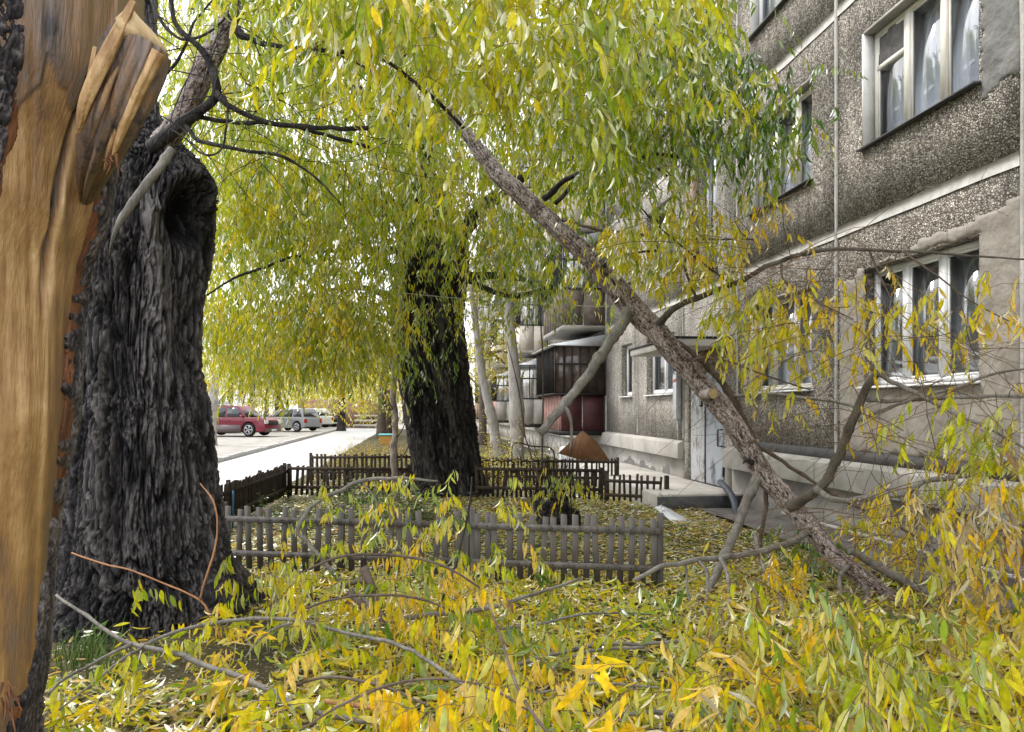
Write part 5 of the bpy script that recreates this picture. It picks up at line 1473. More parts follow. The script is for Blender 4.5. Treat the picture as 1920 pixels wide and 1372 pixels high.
addr(6, [(1560, 480), (1640, 480), (1650, 640), (1560, 640)], 5.4, 6.1, .70, l1=.35, per=4)
addr(5, [(1680, 500), (1790, 500), (1850, 600), (1700, 640)], 5.2, 5.8, .70, l1=.35, per=4)
addr(2, [(1870, 570), (1910, 570), (1910, 620), (1870, 620)], 5.2, 5.5, .80, l1=.25, per=3)
addr(5, [(1380, 660), (1500, 660), (1520, 720), (1400, 720)], 6.2, 6.8, .70, l1=.4, per=4)
addr(3, [(1560, 660), (1680, 660), (1640, 800), (1560, 760)], 5.6, 6.2, .66, l1=.4, per=4)
addr(9, [(1680, 770), (1920, 760), (1920, 900), (1760, 880)], 4.4, 5.8, .68, l1=.4, hue_sd=.09)
addr(10, [(1740, 900), (1920, 860), (1920, 1120), (1780, 1080)], 3.9, 5.6, .70, l1=.45, hue_sd=.10)
addr(6, [(1790, 860), (1940, 860), (1940, 1160), (1830, 1160)], 3.4, 4.6, .92, l1=.4, hue_sd=.015)
addr(7, [(1640, 940), (1740, 900), (1780, 1040), (1700, 1060)], 5.0, 6.2, .78, l1=.4, leaf=.10)
lie = dict(hang=.35, droop=.12, spread=.8)
for zone, n, D0, D1, hu in (([(1250, 1120), (1500, 1100), (1640, 1150), (1920, 1150), (1920, 1200), (1260, 1190)], 16, 4.6, 6.0, .60), ([(1240, 1180), (1500, 1160), (1940, 1150), (1940, 1372), (1230, 1350)], 30, 3.4, 4.8, .60), ([(1300, 1230), (1960, 1220), (1960, 1400), (1280, 1400)], 12, 2.4, 3.3, .60)):
    lf = .105 if D0 < 3 else .118
    addr(n, zone, D0, D1, hu, l1=.45, hue_sd=.15, leaf=lf)
    addr(n, zone, D0, D1, hu + .05, l1=.45, hue_sd=.15, **lie)
addr(12, [(1430, 960), (1500, 1000), (1600, 1080), (1760, 1080), (1700, 1130), (1480, 1080)], 6.8, 8.2, .50, l1=.4, hue_sd=.15)
addr(10, [(1560, 960), (1700, 960), (1800, 1060), (1640, 1060)], 6.6, 7.6, .62, l1=.35, hue_sd=.12)
addr(6, [(1380, 1040), (1560, 1010), (1560, 1080), (1400, 1090)], 5.6, 6.2, .72, l1=.35, per=4)
PRUNE += [((1190, 577), (1345, 757), 7.6, 7.2, 34, .95), ((1345, 757), (1500, 966), 7.2, 6.8, 34, .95), ((1500, 966), (1680, 1120), 6.8, 6.2, 32, .75), ((1190, 1088), (1510, 1000), 5.7, 6.7, 24, .9), ((1428, 880), (1300, 1145), 7, 6.1, 26, .8), ((1495, 940), (1648, 694), 6.7, 6.1, 22, .9), ((1530, 915), (1775, 895), 6.5, 5.8, 18, .8), ((1350, 1045), (1372, 1290), 6, 5.3, 14, .7), ((1310, 1050), (1322, 1130), 6, 5.7, 14, .7), ((1430, 1060), (1475, 1200), 6.2, 5.5, 14, .7)]
# bare wiry twigs criss-crossing on the right
N = 330
st = region(N, [(1180, 400), (1600, 440), (1900, 700), (1920, 1250), (1300, 1250), (1560, 900), (1480, 600)], 4.2, 6.6)
dd_ = np.stack([RNG.normal(0, 1, N), RNG.normal(0, .5, N), RNG.normal(-.15, .45, N)], 1)
pts_, _, _ = sprays(st, dd_, RNG.uniform(.5, 1.6, N), nseg=12, droop=.04, wig=.10)
v_, q_ = twig_mesh(pts_, .0032)
part('bare_twigs', v_, [q_], M['twig'], fl, kind='stuff', smooth=True)
pf.finish(lod=0)
# ================================================================== BROKEN BRANCHES LYING IN THE FOREGROUND
def gz(x, y): return .06 * fbm(np.asarray(x) * 1.3, np.asarray(y) * 1.3, seed=5, o=4)
gB = 'broken willow branches lying in the foreground'
def broken(label, paths, sp, hue, nspray, lod=0, nsingle=80, spread=.35, leaf=.115, mk='bark_grey', lowz=.03, hi=.70, sdz=.05, low=.28):
    """paths: list of (u,v,D,width) lists; sprays root along them and sink towards the ground"""
    allp = []
    p0 = P(*paths[0][0][:3])
    t = thing('broken_branch', (p0[0], p0[1], 0), label, 'branch', gB)
    for k, pth in enumerate(paths):
        rs = limb('limb' if k == 0 else 'side_branch', pth, M[mk], t, 12, .03, seed=int(pth[0][0]) + k, cutend=(k == 0))
        allp.append(rs[:, :3])
    allp = np.vstack(allp)
    pl_ = Plant(t)
    nspray = int(nspray * .62)
    i = RNG.integers(0, len(allp), nspray)
    st = allp[i] + RNG.normal(0, 1, (nspray, 3)) * np.array([spread, spread, sdz])
    st[:, 2] = np.maximum(st[:, 2] - .10 * RNG.random(nspray), lowz + .05 + .12 * RNG.random(nspray))
    h = nspray // 2
    c_ = RNG.normal(0, .04, nspray)
    for a_, b_, hg in ((0, h, hi), (h, nspray, low)):
        pl_.add(st[a_:b_], hdir(b_ - a_, .12, .2), RNG.uniform(sp[0] * .8, sp[1] * .9, b_ - a_), hue=hue + .05, hue_sd=.15, hue_leaf=.08, droop=.10, hang=hg, leaf=leaf, spacing=.032, r0=.0018, spread=.8)
    # keep leaves out of the soil
    for L in pl_.L:
        g = gz(L[0][:, 0], L[0][:, 1]) + .015
        bad = L[0][:, 2] + L[1][:, 2] * L[3] < g
        L[0][:, 2] = np.maximum(L[0][:, 2], g + .01)
        L[1][bad, 2] = RNG.uniform(-.12, .25, bad.sum())
        xy = norm(L[1][bad, :2]) ; L[1][bad, :2] = xy
    pl_.finish(lod=lod, nsingle=nsingle)
    return t
broken('grey forked branch before the black trunk foot, large yellow leaves at its lower end',
       [[(105, 1116, 4.3, 7), (160, 1152, 4.15, 8), (215, 1190, 4.0, 9), (255, 1208, 3.95, 11), (330, 1224, 3.85, 13), (430, 1260, 3.65, 14), (500, 1290, 3.5, 14), (560, 1322, 3.4, 14), (660, 1346, 3.3, 13), (760, 1350, 3.2, 12)],
        [(250, 1208, 3.95, 9), (180, 1240, 3.8, 8), (115, 1275, 3.6, 8), (90, 1300, 3.5, 6)]], (.25, .5), .52, 30, nsingle=200, spread=.22)
broken('long thin arched grey branch crossing the foreground from lower left to the bottom centre',
       [[(110, 1330, 3.3, 4), (180, 1275, 3.6, 6), (240, 1228, 3.85, 8), (310, 1190, 4.0, 8), (390, 1168, 4.1, 9), (470, 1160, 4.1, 9), (560, 1163, 4.0, 9), (650, 1184, 3.85, 9), (740, 1206, 3.7, 10), (800, 1236, 3.5, 10), (870, 1282, 3.3, 11), (950, 1325, 3.1, 10), (1030, 1368, 2.95, 9), (1100, 1400, 2.8, 8)],
        [(460, 1232, 3.7, 4), (490, 1195, 3.8, 5), (530, 1172, 3.95, 6), (580, 1165, 4.0, 7)]], (.3, .55), .56, 60, nsingle=200, spread=.30)
broken('bent grey branch rising over the left part of the front picket fence',
       [[(822, 902, 5.7, 5), (760, 896, 5.7, 7), (678, 900, 5.7, 9), (640, 918, 5.75, 10), (592, 944, 5.8, 10), (558, 988, 5.8, 10), (578, 1018, 5.8, 10), (608, 1054, 5.75, 11), (634, 1083, 5.7, 11), (680, 1120, 5.6, 11), (705, 1150, 5.5, 10)],
        [(679, 901, 5.7, 6), (702, 932, 5.65, 5), (716, 965, 5.6, 5), (730, 1002, 5.6, 4), (770, 1045, 5.5, 4)]], (.25, .45), .50, 80, nsingle=120, spread=.28, leaf=.10, hi=.8, low=.65, sdz=.12)
broken('thick dark forked branch stub poking up from the leaves before the front fence',
       [[(684, 1066, 5.3, 20), (698, 1098, 5.2, 20), (712, 1128, 5.1, 20), (716, 1170, 4.9, 18)],
        [(640, 1100, 5.35, 11), (665, 1090, 5.3, 13), (690, 1086, 5.25, 14)],
        [(655, 1112, 5.2, 14), (680, 1132, 5.1, 15), (700, 1145, 5.0, 15)]], (.3, .5), .55, 60, nsingle=80, spread=.5, mk='bark_brown')
broken('straight grey branch lying across the middle of the foreground leaves',
       [[(715, 1170, 4.9, 9), (760, 1158, 4.9, 12), (860, 1147, 4.95, 13), (930, 1135, 5.0, 11), (1010, 1110, 5.2, 8), (1085, 1083, 5.4, 6)]], (.3, .5), .53, 70, nsingle=100, spread=.5)
broken('double grey branch lying on the leaf litter right of the foreground centre',
       [[(960, 1246, 4.2, 9), (1040, 1225, 4.3, 10), (1120, 1208, 4.4, 10), (1200, 1206, 4.4, 9), (1300, 1200, 4.4, 7)],
        [(1030, 1262, 4.15, 8), (1060, 1235, 4.25, 8), (1120, 1218, 4.3, 8), (1210, 1212, 4.35, 7)]], (.3, .5), .50, 55, nsingle=80, spread=.5)
broken('knobbly grey branch with a cut end at the bottom edge right of the centre',
       [[(1288, 1330, 3.45, 20), (1270, 1350, 3.4, 22), (1262, 1375, 3.35, 22), (1260, 1420, 3.3, 20)],
        [(1075, 1364, 3.5, 8), (1150, 1345, 3.5, 10), (1230, 1336, 3.5, 11), (1275, 1345, 3.42, 12)]], (.3, .5), .58, 44, nsingle=80, spread=.4)
broken('dark drooping twig branch hung with very large golden leaves at the bottom centre',
       [[(915, 1130, 2.9, 4), (935, 1180, 2.75, 6), (955, 1245, 2.6, 7), (975, 1300, 2.5, 8), (1005, 1345, 2.4, 8), (1050, 1400, 2.3, 8)],
        [(560, 1370, 2.6, 4), (640, 1320, 2.65, 6), (740, 1280, 2.7, 6), (840, 1272, 2.65, 6), (930, 1295, 2.55, 6), (990, 1330, 2.45, 6)]], (.2, .4), .72, 62, nsingle=240, spread=.14, leaf=.12, mk='bark_brown', hi=.85, low=.7)
broken('thin dark branch standing up through the leaves left of the centre',
       [[(885, 893, 5.6, 4), (880, 945, 5.55, 5), (868, 1000, 5.5, 6), (855, 1055, 5.4, 6), (835, 1110, 5.2, 6), (815, 1160, 5.0, 5)]], (.2, .4), .55, 44, nsingle=80, spread=.25, mk='bark_mid', hi=.8, low=.6, sdz=.10)
broken('arched leafy branch hanging its leaves in a comb above the left foreground',
       [[(560, 1075, 4.9, 4), (640, 1042, 4.9, 6), (740, 1040, 4.8, 7), (830, 1060, 4.7, 6), (900, 1100, 4.6, 5)],
        [(520, 1160, 4.3, 4), (640, 1120, 4.3, 6), (780, 1120, 4.2, 6), (880, 1160, 4.1, 4)]], (.3, .55), .56, 120, nsingle=200, spread=.34, mk='bark_brown', hi=.85, low=.75)
broken('low leafy branch lying in the yellow leaves at the bottom left',
       [[(520, 1300, 3.4, 6), (600, 1270, 3.3, 7), (700, 1280, 3.2, 7), (800, 1320, 3.0, 6)],
        [(440, 1400, 2.9, 5), (560, 1385, 2.8, 6), (700, 1400, 2.7, 6)]], (.3, .5), .62, 60, nsingle=140, spread=.35, mk='bark_brown')
broken('low leafy branch lying in the leaves below the end of the front fence',
       [[(900, 1180, 4.4, 6), (1000, 1170, 4.4, 7), (1100, 1150, 4.6, 6), (1220, 1150, 4.7, 5)],
        [(1000, 1300, 3.6, 5), (1120, 1280, 3.6, 6), (1240, 1290, 3.6, 5)]], (.3, .5), .50, 80, nsingle=140, spread=.55)
t = thing('wooden_stick', G(690, 1320, .1), 'short reddish brown stick lying among the leaves at the bottom left of centre', 'stick')
limb('stick', [(610, 1312, 3.2, 12), (660, 1318, 3.2, 13), (708, 1328, 3.15, 12)], M['twig_orange'], t, 12, .02, seed=4)

# ================================================================== FALLEN LEAVES, LITTER, GRASS
def litter(name, n, x0, x1, y0, y1, size, hues, probs, lod, zmax=.03, keep=None, nsingle=0, par=None, kind='stuff'):
    x = RNG.uniform(x0, x1, n); y = RNG.uniform(y0, y1, n)
    if keep is not None:
        k = keep(x, y); x, y = x[k], y[k]
    n = len(x)
    z = gz(x, y) * (x > -2.75) * (x < 4.45) + .012 + zmax * RNG.random(n) ** 2
    a = RNG.uniform(0, 6.283, n)
    d = np.stack([np.cos(a), np.sin(a), RNG.normal(.02, .14, n)], 1)
    nn_ = np.stack([RNG.normal(0, .35, n), RNG.normal(0, .35, n), np.ones(n)], 1)
    flip = RNG.random(n) < .4; nn_[flip] *= -1
    hu = np.clip(np.array(hues)[RNG.choice(len(hues), n, p=probs)] + RNG.normal(0, .035, n), 0, .999)
    L = (np.stack([x, y, z], 1), d, nn_, size * RNG.uniform(.6, 1.15, n), hu)
    if nsingle:
        place_leaves(par, L, lod, nsingle, 8, name)
    else:
        v, q, h = leaves_mesh(*L, lod)
        part(name, v, q, M['leaf'], None, attrs={'hue': h}, kind=kind)
def front_keep(x, y):
    u, v, D = proj(np.stack([x, y, 0 * x], 1))
    soil = ((u < 520) & (v < 1290)) | (u < 90)
    soil |= ((u - 280) / 330) ** 2 + ((v - 1190) / 110) ** 2 < 1
    dens = np.where(soil, .07, 1.0)
    return (RNG.random(len(x)) < dens) & (D > 1.2) & (u > -300) & (u < 2300)
litter('leaf_litter', 38000, -3.4, 4.4, 1.6, 7.1, .10, [.94, .70, .60, .44, .28, .80], [.26, .20, .22, .13, .07, .12], 1, .10, front_keep, 300, gr)
litter('garden_leaf_litter', 30000, -2.4, 4.3, 6.9, 13.6, .085, [.93, .70, .52, .36, .99, .84], [.16, .15, .16, .13, .28, .12], 2, .04)
litter('far_leaf_litter', 16000, -2.5, 4.2, 13.4, 26, .075, [.93, .72, .50, .36, .99], [.2, .25, .15, .15, .25], 2, .05)
litter('porch_leaf_litter', 11000, 3.2, 5.05, 4.5, 11.3, .06, [.99, .88, .78], [.6, .25, .15], 2, .02, lambda x, y: RNG.random(len(x)) < np.where(y > 9.6, 1, .35))
litter('soil_debris', 9000, -3.6, .2, 3.2, 6.6, .032, [.99, .97, .93, .60], [.55, .2, .15, .1], 2, .02)
def blades(name, xs, ys, h, m, w=.004, lean=.4, kind='stuff', par=None, zoff=0, **kw):
    n = len(xs); z = gz(xs, ys) + zoff
    a = RNG.uniform(0, 6.283, n); hh = h * RNG.uniform(.5, 1.2, n)
    t = np.array([0, .4, .75, 1.0]); bend = RNG.uniform(.1, 1, n) * lean
    c = np.stack([np.cos(a), np.sin(a)], 1); s = np.stack([-np.sin(a), np.cos(a)], 1)
    v = []
    for tt in t:
        ww = w * (1 - tt * .9)
        for sg in (-1, 1):
            v.append(np.stack([xs + c[:, 0] * hh * bend * tt ** 2 + s[:, 0] * ww * sg, ys + c[:, 1] * hh * bend * tt ** 2 + s[:, 1] * ww * sg, z + hh * tt * (1 - .25 * bend * tt)], 1))
    v = np.stack(v, 1).reshape(-1, 3)
    o_ = (np.arange(n) * 8)[:, None]
    q = np.concatenate([np.stack([o_[:, 0] + 2 * k, o_[:, 0] + 2 * k + 1, o_[:, 0] + 2 * k + 3, o_[:, 0] + 2 * k + 2], 1) for k in range(3)])
    return part(name, v, [q], m, par, kind=kind, **kw)
def around(u, v, r, n, z=0):
    c = G(u, v, z); return c[0] + RNG.normal(0, r, n), c[1] + RNG.normal(0, r, n)
x, y = around(160, 1235, .12, 240); x2, y2 = around(110, 1190, .07, 90); x3, y3 = around(215, 1275, .10, 120)
t = thing('grass_tuft', G(150, 1230), 'green grass tuft growing between the split tree and the black trunk', 'grass')
blades('grass_blades', np.r_[x, x2, x3], np.r_[y, y2, y3], .20, M['grass'], .004, .8, par=t)
n = 9000
blades('short_grass', RNG.uniform(-1, 4.1, n), RNG.uniform(6.8, 12.8, n), .055, M['grass'], .003, .9)
n = 3500
M['straw'] = mat('dry_straw', (.36, .27, .13), .8, (5, (.22, .19, .08)))
blades('dry_weeds', RNG.uniform(-2.6, 1.9, n), RNG.uniform(17.0, 30, n), .42, M['straw'], .005, .5)

# leafy weeds at the foot of the leaning tree
def bush(name, label, cat, c, r, n, l0, l1, hue, leaf, kind=None, group=None, lod=2, nsingle=0, up=1.2, hang=.1, droop=.05, r0=.003, spacing=.05, ns=6, sd=.05, wig=.12):
    t = thing(name, (c[0], c[1], 0), label, cat, group)
    st = np.stack([c[0] + RNG.normal(0, r, n), c[1] + RNG.normal(0, r, n), np.full(n, .0)], 1)
    d = np.stack([RNG.normal(0, .45, n), RNG.normal(0, .45, n), np.full(n, up)], 1)
    p_ = Plant(t); p_.add(st, d, RNG.uniform(l0, l1, n), hue=hue, hue_sd=sd, leaf=leaf, hang=hang, droop=droop, spacing=spacing, r0=r0, spread=.9, wig=wig)
    p_.finish(lod=lod, nsingle=nsingle)
    return t
gW = 'leafy green weeds in the garden'
for k, (u, v, lab) in enumerate([(560, 985, 'leafy green weed plant by the front end of the dark board fence'), (640, 965, 'spreading green weed plant below the picket fence corner'), (720, 985, 'broad dark green weed plant at the foot of the thin sapling'), (790, 975, 'dark green weed plant against the base of the leaning black trunk'), (690, 945, 'low green weed plant behind the thin sapling'), (1235, 1000, 'small green weed plant beside the white board')]):
    bush('weed_plant', lab, 'weed', G(u, v), .28, 60 if k < 5 else 8, .3, .62, .14, .09, group=gW, hang=.25, spacing=.045)
for k, (u, v, lab) in enumerate([(690, 868, 'yellowish green weed clump beyond the farther fence left of the sapling'), (770, 862, 'green leafy weed clump just right of the sapling beyond the fence'), (640, 850, 'straw coloured weed clump at the edge of the road beyond the fences'), (720, 838, 'pale dry weed clump near the turquoise box')]):
    c = P(u, v, 18.5 + k * 1.5)
    bush('weed_clump', lab, 'weed', c, .45, 70, .4, .9, [.48, .30, .72, .85][k], .07, group='weed clumps beyond the farther fence', hang=.2)
bush('yellow_bush', 'bright yellow leaved bush right of the leaning black trunk', 'bush', P(915, 870, 15.4), .30, 70, .9, 1.9, .66, .085, spacing=.06, hang=.3, sd=.04)
bush('green_bush', 'low green bush between the birch trunk and the balcony', 'bush', P(1010, 850, 19.0), .5, 80, .4, .8, .40, .06, spacing=.06)
# young sapling stem in front of the willow
t = thing('sapling', P(742, 925, 12.9) * np.array([1, 1, 0]), 'thin knotty brown sapling stem in front of the leaning black trunk', 'tree')
limb('trunk', [(746, 950, 12.9, 17), (742, 900, 12.9, 15), (738, 850, 12.9, 15), (741, 790, 12.9, 14), (738, 730, 12.9, 14), (744, 660, 12.9, 13), (748, 600, 12.9, 12), (752, 520, 12.9, 10), (748, 440, 12.9, 7)], M['bark_limb'], t, 16, .05, seed=4)
for k, (a, b_) in enumerate([(868, 770), (820, 765), (772, 722), (700, 765)]):
    limb('twig', [(741, a, 12.9, 5), ((741 + b_) / 2, a - 14, 12.8, 3), (b_, a - 40, 12.7, 2)], M['bark_brown'], t, 6, .05, seed=k)
# stump with dark suckers
t = thing('tree_stump', G(1040, 985), 'dark rotten stump with wiry suckers just behind the front fence', 'stump')
for k, (du, w, hh) in enumerate([(-15, 40, .34), (12, 44, .42), (40, 30, .24)]):
    c = P(1032 + du, 985, 10.2)
    rows = [(c[0], c[1], -.05, w / 2 * 10.2 / FPX * 1.25), (c[0], c[1], hh * .5, w / 2 * 10.2 / FPX), (c[0] + .02, c[1], hh, w / 2 * 10.2 / FPX * .8)]
    limb3('stump_trunk', rows, M['bark_mid'], t, 40, .02, seed=50 + k, detail=True)
n = 46
st = P(1035, 960, 10.2) + RNG.normal(0, .12, (n, 3)) * np.array([1, 1, .3])
pts_, _, _ = sprays(st, np.stack([RNG.normal(0, .35, n), RNG.normal(0, .35, n), np.ones(n)], 1), RNG.uniform(.4, 1.5, n), nseg=9, droop=0, wig=.10)
v_, q_ = twig_mesh(pts_, .005)
part('suckers', v_, [q_], M['bark_mid'], t, kind='stuff', smooth=True)
p_ = Plant(t); p_.add(P(1060, 900, 9.9) + RNG.normal(0, .22, (24, 3)) * np.array([1, .6, .6]), hdir(24, .1), RNG.uniform(.2, .45, 24), hue=.55, hue_sd=.1, leaf=.11, droop=.25)
p_.finish(lod=1, nsingle=120)
for k, (u0, v0, u1, v1, D, w) in enumerate([(1016, 870, 1010, 540, 10.5, 5), (1020, 960, 985, 820, 10.3, 6), (985, 820, 950, 640, 10.4, 4)]):
    limb('sucker', [(u0, v0, D, w), ((u0 + u1) / 2 + 5, (v0 + v1) / 2, D, w * .8), (u1, v1, D, w * .5)], M['bark_brown'], t, 6, .06, seed=90 + k)

# white boards and brown board
def slab(name, label, cat, corners, th, m, bev=.003):
    c = np.array(corners, float); nrm = norm(np.cross(c[1] - c[0], c[3] - c[0])[None])[0]
    t = thing(name, c.mean(0) * np.array([1, 1, 0]), label, cat)
    v = np.vstack([c, c + nrm * th]); k = len(c)
    f = [tuple(range(k))[::-1], tuple(range(k, 2 * k))] + [(i, (i + 1) % k, k + (i + 1) % k, k + i) for i in range(k)]
    part('board', v, f, m, t); return t
slab('white_board', 'long white board lying on the grass right of the stump', 'board', [P(1228, 950, 11.2), P(1240, 945, 11.3), P(1314, 985, 10.2), P(1309, 1004, 9.75), P(1262, 978, 10.35)], .02, M['white_board'])
slab('brown_board', 'rusty brown kite shaped sheet propped up under the balcony', 'board', [P(1046, 849, 16.5), P(1092, 806, 16.5), P(1118, 826, 16.5), P(1143, 862, 16.5), P(1112, 868, 16.5)], .012, M['rust'])
t = thing('metal_frame', P(1000, 850, 19.5) * np.array([1, 1, 0]), 'low rusty pipe frame standing in the bushes left of the brown board', 'frame')
b = MB(); q1, q2 = P(962, 832, 18.5), P(1036, 842, 18.5)
b.tube(resample([(q1[0], q1[1], 0), q1, (q1[0] * .5 + q2[0] * .5, q1[1] * .5 + q2[1] * .5, q1[2] - .05), q2, (q2[0] + .05, q2[1], 0)], n=26), .02, 8); b.build('pipe', M['bark_brown'], t)
t = thing('water_tank', P(1098, 846, 19.2) * np.array([1, 1, 0]), 'white plastic tank standing under the balcony', 'tank')
b = MB(); c = P(1098, 846, 19.2); b.lathe((c[0] - .3, c[1] + .3, 0), 2, [(0, .30), (.05, .33), (.5, .34), (.62, .30), (.66, .12), (.70, .12)], 24); b.build('tank_body', M['white_board'], t, smooth=False)
# overhead wire
t = thing('overhead_wire', P(640, 538, 12) * np.array([1, 1, 1]), 'thin pale wire stretched from the willow across to the facade', 'wire')
w0, w1 = P(600, 532, 13.0), P(1385, 580, 11.55)
tt = np.linspace(0, 1, 30)[:, None]; wp = w0 * (1 - tt) + w1 * tt; wp[:, 2] -= .12 * np.sin(tt[:, 0] * math.pi)
b = MB(); b.tube(wp, .006, 5); b.build('wire', M['wire'], t)

# ================================================================== FAR TREES, WALL, BOX
gT = 'trees beyond the road and parking'
def far_tree(label, base, path, n, l, rad, hue, leaf, barkm='bark_brown', ctr=None, seed=1, gname=gT, name='street_tree', flat=.75):
    t = thing(name, (base[0], base[1], 0), label, 'tree', gname)
    limb3('trunk', path, M[barkm], t, 18, .15, seed=seed)
    if n:
        c = np.array(ctr if ctr is not None else path[-1][:3])
        a = norm(RNG.normal(0, 1, (n, 3))) * (RNG.random((n, 1)) ** .45) * rad
        a[:, 2] *= flat
        # a few limbs into the crown
        for k in range(7):
            e = c + a[k] * .8; m_ = (np.array(path[-1][:3]) + e) / 2 + np.array([0, 0, .3])
            limb3('branch', [(*path[-1][:3], path[-1][3]), (*m_, path[-1][3] * .6), (*e, path[-1][3] * .2)], M[barkm], t, 7, .3, seed=seed + k)
        p_ = Plant(t); clump = vnoise(a[:, 0] * .9 + seed, a[:, 1] * .9, a[:, 2] * .9) > -.35
        a = a[clump]
        p_.add(c + a, hdir(len(a), 0, .5), RNG.uniform(l * .6, l * 1.2, len(a)), nseg=5, hue=hue, hue_sd=.07, leaf=leaf, spacing=leaf * .55, hang=.5, droop=.15, r0=.008)
        p_.finish(lod=2, nsingle=0)
    return t
def bp(u, D): q = P(u, 700, D); return np.array([q[0], q[1]])
specs = [(395, 31, .24, 3.4, 'pale whitewashed poplar trunk beside the red car', 'bark_pale', 0, .5), (640, 55, .30, 6, 'dark trunk with yellowing crown behind the dark car', 'bark_mid', 330, .60),
         (715, 42, .26, 5, 'grey trunk of a pair standing left of the sapling by the road', 'bark_brown', 200, .62), (728, 44, .22, 5, 'second, thinner trunk of the pair left of the sapling', 'bark_brown', 130, .66),
         (430, 66, .3, 6, 'yellow green tree far behind the white van', 'bark_brown', 360, .58), (520, 70, .3, 6, 'yellow green tree far behind the silver car', 'bark_brown', 360, .55),
         (585, 78, .3, 6.5, 'tall pale yellow tree behind the far end of the parking', 'bark_brown', 380, .66), (675, 84, .3, 6, 'pale yellow tree behind the brown wall', 'bark_brown', 380, .70),
         (470, 48, .2, 4, 'slim yellow tree rising between the parked cars', 'bark_brown', 160, .64), (760, 88, .3, 6, 'distant yellow tree at the end of the garden strip', 'bark_brown', 330, .66), (345, 60, .3, 6, 'yellow green tree behind the whitewashed poplar', 'bark_brown', 300, .5),
         (610, 110, .3, 8, 'farthest tree closing the view over the parking', 'bark_brown', 360, .60), (500, 105, .3, 8, 'farthest green yellow tree left of the parking view', 'bark_brown', 360, .52), (700, 115, .3, 8, 'farthest pale tree at the end of the road', 'bark_brown', 360, .68)]
for k, (u, D, r, h, lab, bm, n, hue) in enumerate(specs):
    b = bp(u, D); far_tree(lab, b, [(b[0], b[1], -.1, r * 1.3), (b[0], b[1], .6, r), (b[0] + .1, b[1], h * .6, r * .8), (b[0] + .25, b[1], h, r * .5)], int(n * 2.6), 1.6, 3.4 + D * .024, hue, .18 + D * .0022, bm, ctr=(b[0], b[1], h * .62 + 1.0), seed=k)
# two slender trees in the garden strip by the building
b = bp(970, 22); far_tree('knotty pale trunk standing in the garden left of the balcony', b, [(b[0], b[1], -.1, .24), (b[0], b[1], .8, .20), (b[0] - .02, b[1], 1.5, .24), (b[0] - .03, b[1], 1.9, .21), (b[0] - .15, b[1], 3.4, .15), (b[0] - .4, b[1], 6, .1)], 240, .9, 1.7, .48, .12, 'bark_pale', seed=31, gname='slender trees in the garden strip')
b = bp(935, 25); far_tree('slender trunk leaning left behind the yellow bush', b, [(b[0], b[1], -.1, .2), (b[0] - .2, b[1], 1.2, .16), (b[0] - .6, b[1], 3.0, .13), (b[0] - .9, b[1], 5.5, .08)], 260, .9, 1.8, .55, .12, 'bark_pale', seed=33, gname='slender trees in the garden strip')
b = bp(905, 34); far_tree('far slender tree with bright yellow leaves beside the facade', b, [(b[0], b[1], -.1, .2), (b[0], b[1], 2, .15), (b[0], b[1], 4, .1)], 300, 1.2, 2.4, .66, .16, 'bark_brown', seed=35, gname='slender trees in the garden strip')
b = bp(850, 48); far_tree('far yellow tree at the end of the garden strip', b, [(b[0], b[1], -.1, .25), (b[0], b[1], 2, .2), (b[0], b[1], 4, .12)], 420, 1.4, 3.2, .64, .22, 'bark_brown', seed=37, gname='slender trees in the garden strip')
# distant wall with pale boards at the end of the road
t = thing('boundary_wall', P(680, 800, 62) * np.array([1, 1, 0]), 'distant brown wall with pale horizontal boards at the end of the road', 'wall')
q0, q1 = P(560, 790, 64), P(740, 790, 62)
def bx2(p, q, z0, z1, th, name, m):
    d = norm((q - p)[None])[0]; s = np.array([-d[1], d[0], 0]) * th
    v = [(*(p - s)[:2], z0), (*(q - s)[:2], z0), (*(q + s)[:2], z0), (*(p + s)[:2], z0), (*(p - s)[:2], z1), (*(q - s)[:2], z1), (*(q + s)[:2], z1), (*(p + s)[:2], z1)]
    part(name, v, [(3, 2, 1, 0), (4, 5, 6, 7), (0, 1, 5, 4), (1, 2, 6, 5), (2, 3, 7, 6), (3, 0, 4, 7)], m, t)
q0[2] = q1[2] = 0
bx2(q0, q1, 0, 2.4, .12, 'wall_body', M['brick'])
for k, z in enumerate((.15, .55, .95)):
    bx2(P(665, 790, 62.3) * np.array([1, 1, 0]) + np.array([0, -.3, 0]), q1 + np.array([0, -.3, 0]), z, z + .16, .1, 'board', M['concrete_pale'])
t = thing('sandbox', P(728, 812, 33) * np.array([1, 1, 0]), 'ochre wooden box with a turquoise top rim among the weeds', 'box')
c = P(728, 812, 33)
MB().box((c[0] - .36, c[1] - .4, 0), (c[0] + .36, c[1] + .4, .45)).build('side_wall', M['ochre'], t, bevel=.02)
MB().box((c[0] - .42, c[1] - .46, .452), (c[0] + .42, c[1] + .46, .50)).build('rim', M['turq'], t, bevel=.01)
# lamp mast far off
t = thing('lamp_post', P(447, 760, 60) * np.array([1, 1, 0]), 'thin white mast far behind the parked cars', 'post')
c = P(447, 760, 60); MB().tube([(c[0], c[1], 0), (c[0], c[1], 7)], .09, 10).build('mast', M['white_board'], t)

